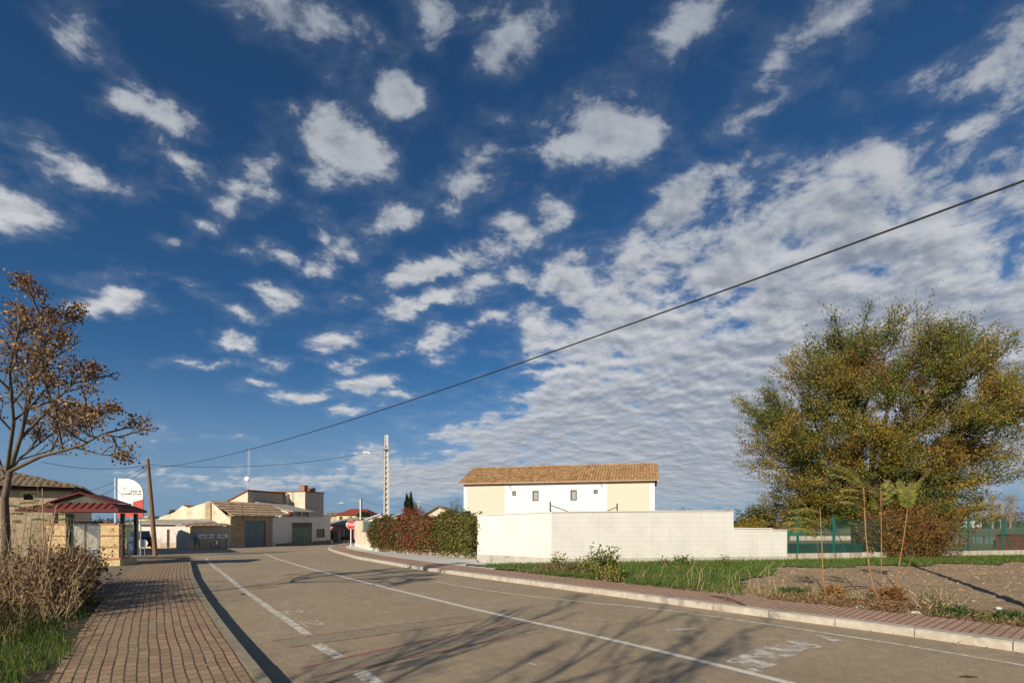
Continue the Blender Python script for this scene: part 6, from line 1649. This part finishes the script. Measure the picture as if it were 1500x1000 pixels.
# ---------------------------------------------------------------- weed thicket at the left
def thicket(n, xr, yr, hr, keep, label, name='dry_weeds', lf=4, cols=((.30, .19, .09), (.19, .12, .07), (.40, .29, .14)), rr=(.003, .008), lean=.28, sub=3, seed=1, ls=.05, leafp=1.0):
    mb = MB(); LPp = []; cnt = 0
    while cnt < n:
        x, y = random.uniform(*xr), random.uniform(*yr)
        if not keep(x, y): continue
        cnt += 1; h = random.uniform(*hr); d = Vector((random.gauss(.05, lean), random.gauss(0, lean), 1)).normalized(); b_ = Vector((x, y, g(y)+.08)); r_ = random.uniform(*rr)
        pts = [b_, b_+d*h*.5+Vector((random.gauss(0, .04), 0, 0)), b_+d*h+Vector((random.gauss(0, .12)*h, 0, -.03))]; mb.tube(pts, [r_, r_*.75, r_*.3], 4, False)
        for k in range(sub):
            t = random.uniform(.3, .95); p = pts[0].lerp(pts[2], t); dd = (d+Vector(R.normal(size=3))*.6).normalized(); L_ = h*random.uniform(.12, .35)
            e = p+dd*L_; mb.tube([p, e], [r_*.5, r_*.2], 3, False)
            if random.random() < leafp:
                for q in range(lf): LPp.append(p.lerp(e, random.uniform(.3, 1.05))+Vector(R.normal(size=3))*.025)
    o1 = stuff(mb.build(name, M['dry_stem']), label, 'weeds')
    if LPp:
        n = len(LPp); o2 = fast_mesh('dead_leaves', leaf_verts(np.array([list(p) for p in LPp]), R.uniform(.6, 1.4, n)*ls, None, .6), 4, STRAW, pal(n, list(cols), [2, 2, 1]), o1)
def kk(x, y):
    s = float(sdist(np.array([x]), np.array([y]), KLs)[0]); return -8.5 < s < (-1.95 if y > 7.6 else -2.9) and x/y < -.868
thicket(1900, (-14, -5), (5.2, 12.5), (.35, 1.0), kk, 'tangle of dead brown weeds filling the left verge', lean=.33, lf=5)
thicket(560, (-14, -5.5), (6.0, 12), (.8, 1.75), lambda x, y: kk(x, y) and x/y < -.88, 'tall straw coloured weed stems rising at the far left', lean=.25, lf=3, leafp=.6)
thicket(260, (-13, -7), (8.2, 12), (.5, 1.1), lambda x, y: kk(x, y) and x/y > -.95, 'dark dead weeds with shrivelled leaves in front of the bus shelter', name='dead_weeds', lf=12, ls=.06, cols=((.11, .065, .04), (.07, .045, .03), (.17, .1, .06)))
# single tall canes standing out against the shelter
for i, (x0, y0, x1, y1, r_, lab) in enumerate(((52, 900, 82, 742, .017, 'thickest pale cane leaning right in front of the shelter'), (64, 880, 118, 768, .011, 'slanting pale cane crossing the shelter glass'),
     (30, 880, 50, 720, .010, 'tall cane at the left under the stone house window'), (88, 860, 99, 755, .010, 'cane standing before the left shelter pier'), (20, 890, 2, 760, .012, 'cane leaning left at the frame edge'), (110, 860, 137, 790, .008, 'short cane before the middle of the shelter'))):
    b_ = G(x0, y0, .1); e = A(x1, y1, b_.y); mb = MB(); mb.tube([Vector((0, 0, 0)), (e-b_)*.5+Vector((.03, 0, 0)), e-b_], [r_, r_*.8, r_*.35], 6)
    for k in range(5): q = (e-b_)*random.uniform(.4, .95); mb.tube([q, q+Vector((random.uniform(-.3, .3), 0, random.uniform(.05, .3)))], r_*.25, 3)
    t = tag(mb.build('cane', M['dry_stem'], loc=b_), lab, 'cane', 'dry canes in the left verge')
sides = ('left', 'middle', 'right')
for i in range(22):
    x0 = random.uniform(-10, 115); Yc = random.uniform(8.2, 10.5); hx = random.uniform(-30, 45); b_ = A(x0, 800, Yc); b_.z = g(Yc)+.08; e = A(x0+hx, random.uniform(700, 785), Yc)
    r_ = random.uniform(.005, .009); mb = MB(); mb.tube([Vector((0, 0, 0)), (e-b_)*.5+Vector((random.uniform(-.06, .06), 0, 0)), e-b_], [r_, r_*.8, r_*.3], 5)
    for k in range(4): q_ = (e-b_)*random.uniform(.45, .95); mb.tube([q_, q_+Vector((random.uniform(-.25, .25), 0, random.uniform(.05, .3)))], r_*.3, 3)
    tag(mb.build('cane', M['dry_stem'], loc=b_), 'one of the thin dry canes standing among the left weeds before the stone house', 'cane', 'thin dry canes among the left weeds')
# ailanthus sucker with green leaves near the shelter roof
for bx, by, tx, ty, lab, n in ((40, 880, 84, 738, 'green leaved sucker shoot before the left end of the shelter roof', 7), (16, 870, 40, 742, 'green leaved sucker shoot under the stone house eaves', 6), (60, 890, 62, 715, 'thin sucker shoot with grey green leaves left of the shelter', 5)):
    b_ = G(bx, by, .1); e = A(tx, ty, b_.y)-b_
    t = empty('sucker_shoot', b_, lab, 'sapling', 0)
    mb = MB(); mb.tube([Vector((0, 0, 0)), e*.5+Vector((.04, 0, 0)), e], [.012, .01, .006], 6); mb.build('stem', M['dry_stem'], t)
    LV, LC = [], []; mb = MB()
    for i in range(n):
        a = random.uniform(0, 6.28); pts = pinnate(LV, LC, e*random.uniform(.8, 1), Vector((math.cos(a), math.sin(a)*.7, .5)), random.uniform(.25, .4), 1.0, 0, 8, .11, np.array([(.10, .13, .045), (.14, .16, .06), (.07, .10, .03)])); mb.tube(pts, .0025, 3, False)
    mb.build('leaf_stalk', M['dry_stem'], t); fast_mesh('foliage', np.array(LV), 4, LEAF, np.array(LC), t)

# ---------------------------------------------------------------- seed laden tree at the left, and its neighbours behind the camera
def seedtree(base, limbs, label, seed, nsub=9, clus=26, dens=1.0, trunk=None, spread=1.0, group=None):
    rs = random.Random(seed)
    t = empty('tree', base, label, 'tree', 0, group)
    mb = MB(); mb.tube(trunk, [.074-.03*i/(len(trunk)-1) for i in range(len(trunk))], 10)
    tips = []
    def sub(pts, r0, r1, level):
        n = len(pts); mb.tube(pts, [r0+(r1-r0)*i/(n-1) for i in range(n)], 6 if level == 0 else 4, False)
        L_ = sum((pts[i+1]-pts[i]).length for i in range(n-1))
        if level >= 3: return
        cnt = [nsub, 5, 3][level]
        for k in range(cnt):
            tt = .25+.75*(k+rs.random()*.6)/cnt; tt = min(.99, tt); j = min(n-2, int(tt*(n-1))); p = pts[j].lerp(pts[j+1], tt*(n-1)-j); ax = (pts[j+1]-pts[j]).normalized()
            pr = ax.orthogonal().normalized(); pr = Matrix.Rotation(rs.random()*6.28, 3, ax) @ pr
            d = (ax*.75+pr*.75*spread+Vector((0, 0, .22))).normalized(); l2 = L_*(.42, .45, .5)[level]*(1.15-tt*.8)*rs.uniform(.7, 1.2)
            m = p+d*l2*.5; d2 = (d+Vector((0, 0, .25))+Vector((rs.gauss(0, .2), rs.gauss(0, .2), rs.gauss(0, .1)))).normalized(); e = m+d2*l2*.5
            rr0 = (.018, .009, .005)[level]
            sub([p, m, e], rr0, rr0*.4, level+1)
            if level >= 1: tips.append(e)
        tips.append(pts[-1])
    for l in limbs: sub(l[0], l[1]*.8, .010, 0)
    mb.build('trunk', M['bark_grey'], t, smooth=True)
    C = []
    for p in tips:
        if rs.random() > dens: continue
        m = int(clus*rs.uniform(.5, 1.8)); c = np.array(p)+R.normal(size=(m, 3))*np.array([.08, .08, .05]); C.append(c)
    if C:
        C = np.concatenate(C); n = len(C)
        fast_mesh('seed_clusters', leaf_verts(C, R.uniform(.035, .07, n), None, .6), 4, STRAW, pal(n, [(.32, .18, .075), (.22, .12, .055), (.42, .27, .12), (.13, .08, .045)], [3, 3, 1.5, 1.5]), t)
    return t
TY = 9.0; tb = Vector(((4-750)/F*TY, TY, g(TY)+.08))
def q(x, y, dy=0): return A(x, y, TY+dy)-tb
trunk = [Vector((0, 0, -.2)), q(9, 790), q(7, 730), q(14, 690)]
lim = [([q(14, 690), q(30, 640), q(47, 570, .2), q(56, 500, .3), q(68, 420, .4)], .05), ([q(14, 690), q(60, 668, -.2), q(120, 652, -.5), q(150, 635, -.8), q(182, 642, -.9)], .045),
       ([q(28, 645), q(70, 600, .3), q(105, 562, .5), q(155, 550, .6)], .035), ([q(7, 700), q(-15, 640, .3), q(-30, 560, .3), q(-22, 470, .4)], .045), ([q(40, 600), q(80, 585, -.6), q(115, 590, -.9), q(140, 598, -1.0)], .03),
       ([q(10, 690), q(20, 620, -.6), q(14, 540, -1.0), q(30, 470, -1.2)], .04), ([q(48, 565), q(75, 520, .2), q(100, 450, .5)], .028), ([q(14, 690), q(-40, 660, 0), q(-110, 610, .2), q(-160, 560, .2)], .04), ([q(14, 690), q(30, 670, .8), q(70, 640, 1.2), q(115, 615, 1.6)], .035)]
seedtree(tb, lim, 'open branched tree hung with brown seed clusters at the left frame edge', 5, 8, 30, .19, trunk)
def plainlimbs(h, seed, n=9, sp=1.0):
    rs = random.Random(seed); out = []; tr = [Vector((0, 0, -.2)), Vector((.05, 0, h*.2)), Vector((0, .05, h*.34))]
    for i in range(n):
        a = 6.28*i/n+rs.uniform(-.3, .3); e = Vector((math.cos(a)*sp*rs.uniform(.5, 1)*h*.36, math.sin(a)*sp*rs.uniform(.5, 1)*h*.36, h*rs.uniform(.72, 1.0)))
        s0 = tr[2]-Vector((0, 0, rs.uniform(0, .12)*h)); m = s0.lerp(e, .5)+Vector((math.cos(a)*.08*h, math.sin(a)*.08*h, -.03*h)); out.append(([s0, s0.lerp(m, .5)+Vector((rs.gauss(0, .06), rs.gauss(0, .06), 0)), m, m.lerp(e, .5)+Vector((rs.gauss(0, .08), rs.gauss(0, .08), .05)), e], .05))
    return tr, out
for (x, y, h, sd_n, lab, dn) in ((-5.3, -3.3, 7.2, 21, 'bare branched tree on the left verge behind the viewpoint', .10),):
    tr, lm = plainlimbs(h, sd_n); seedtree(Vector((x, y, g(y)+.08)), lm, lab, sd_n, 6, 14, dn, tr, .8)
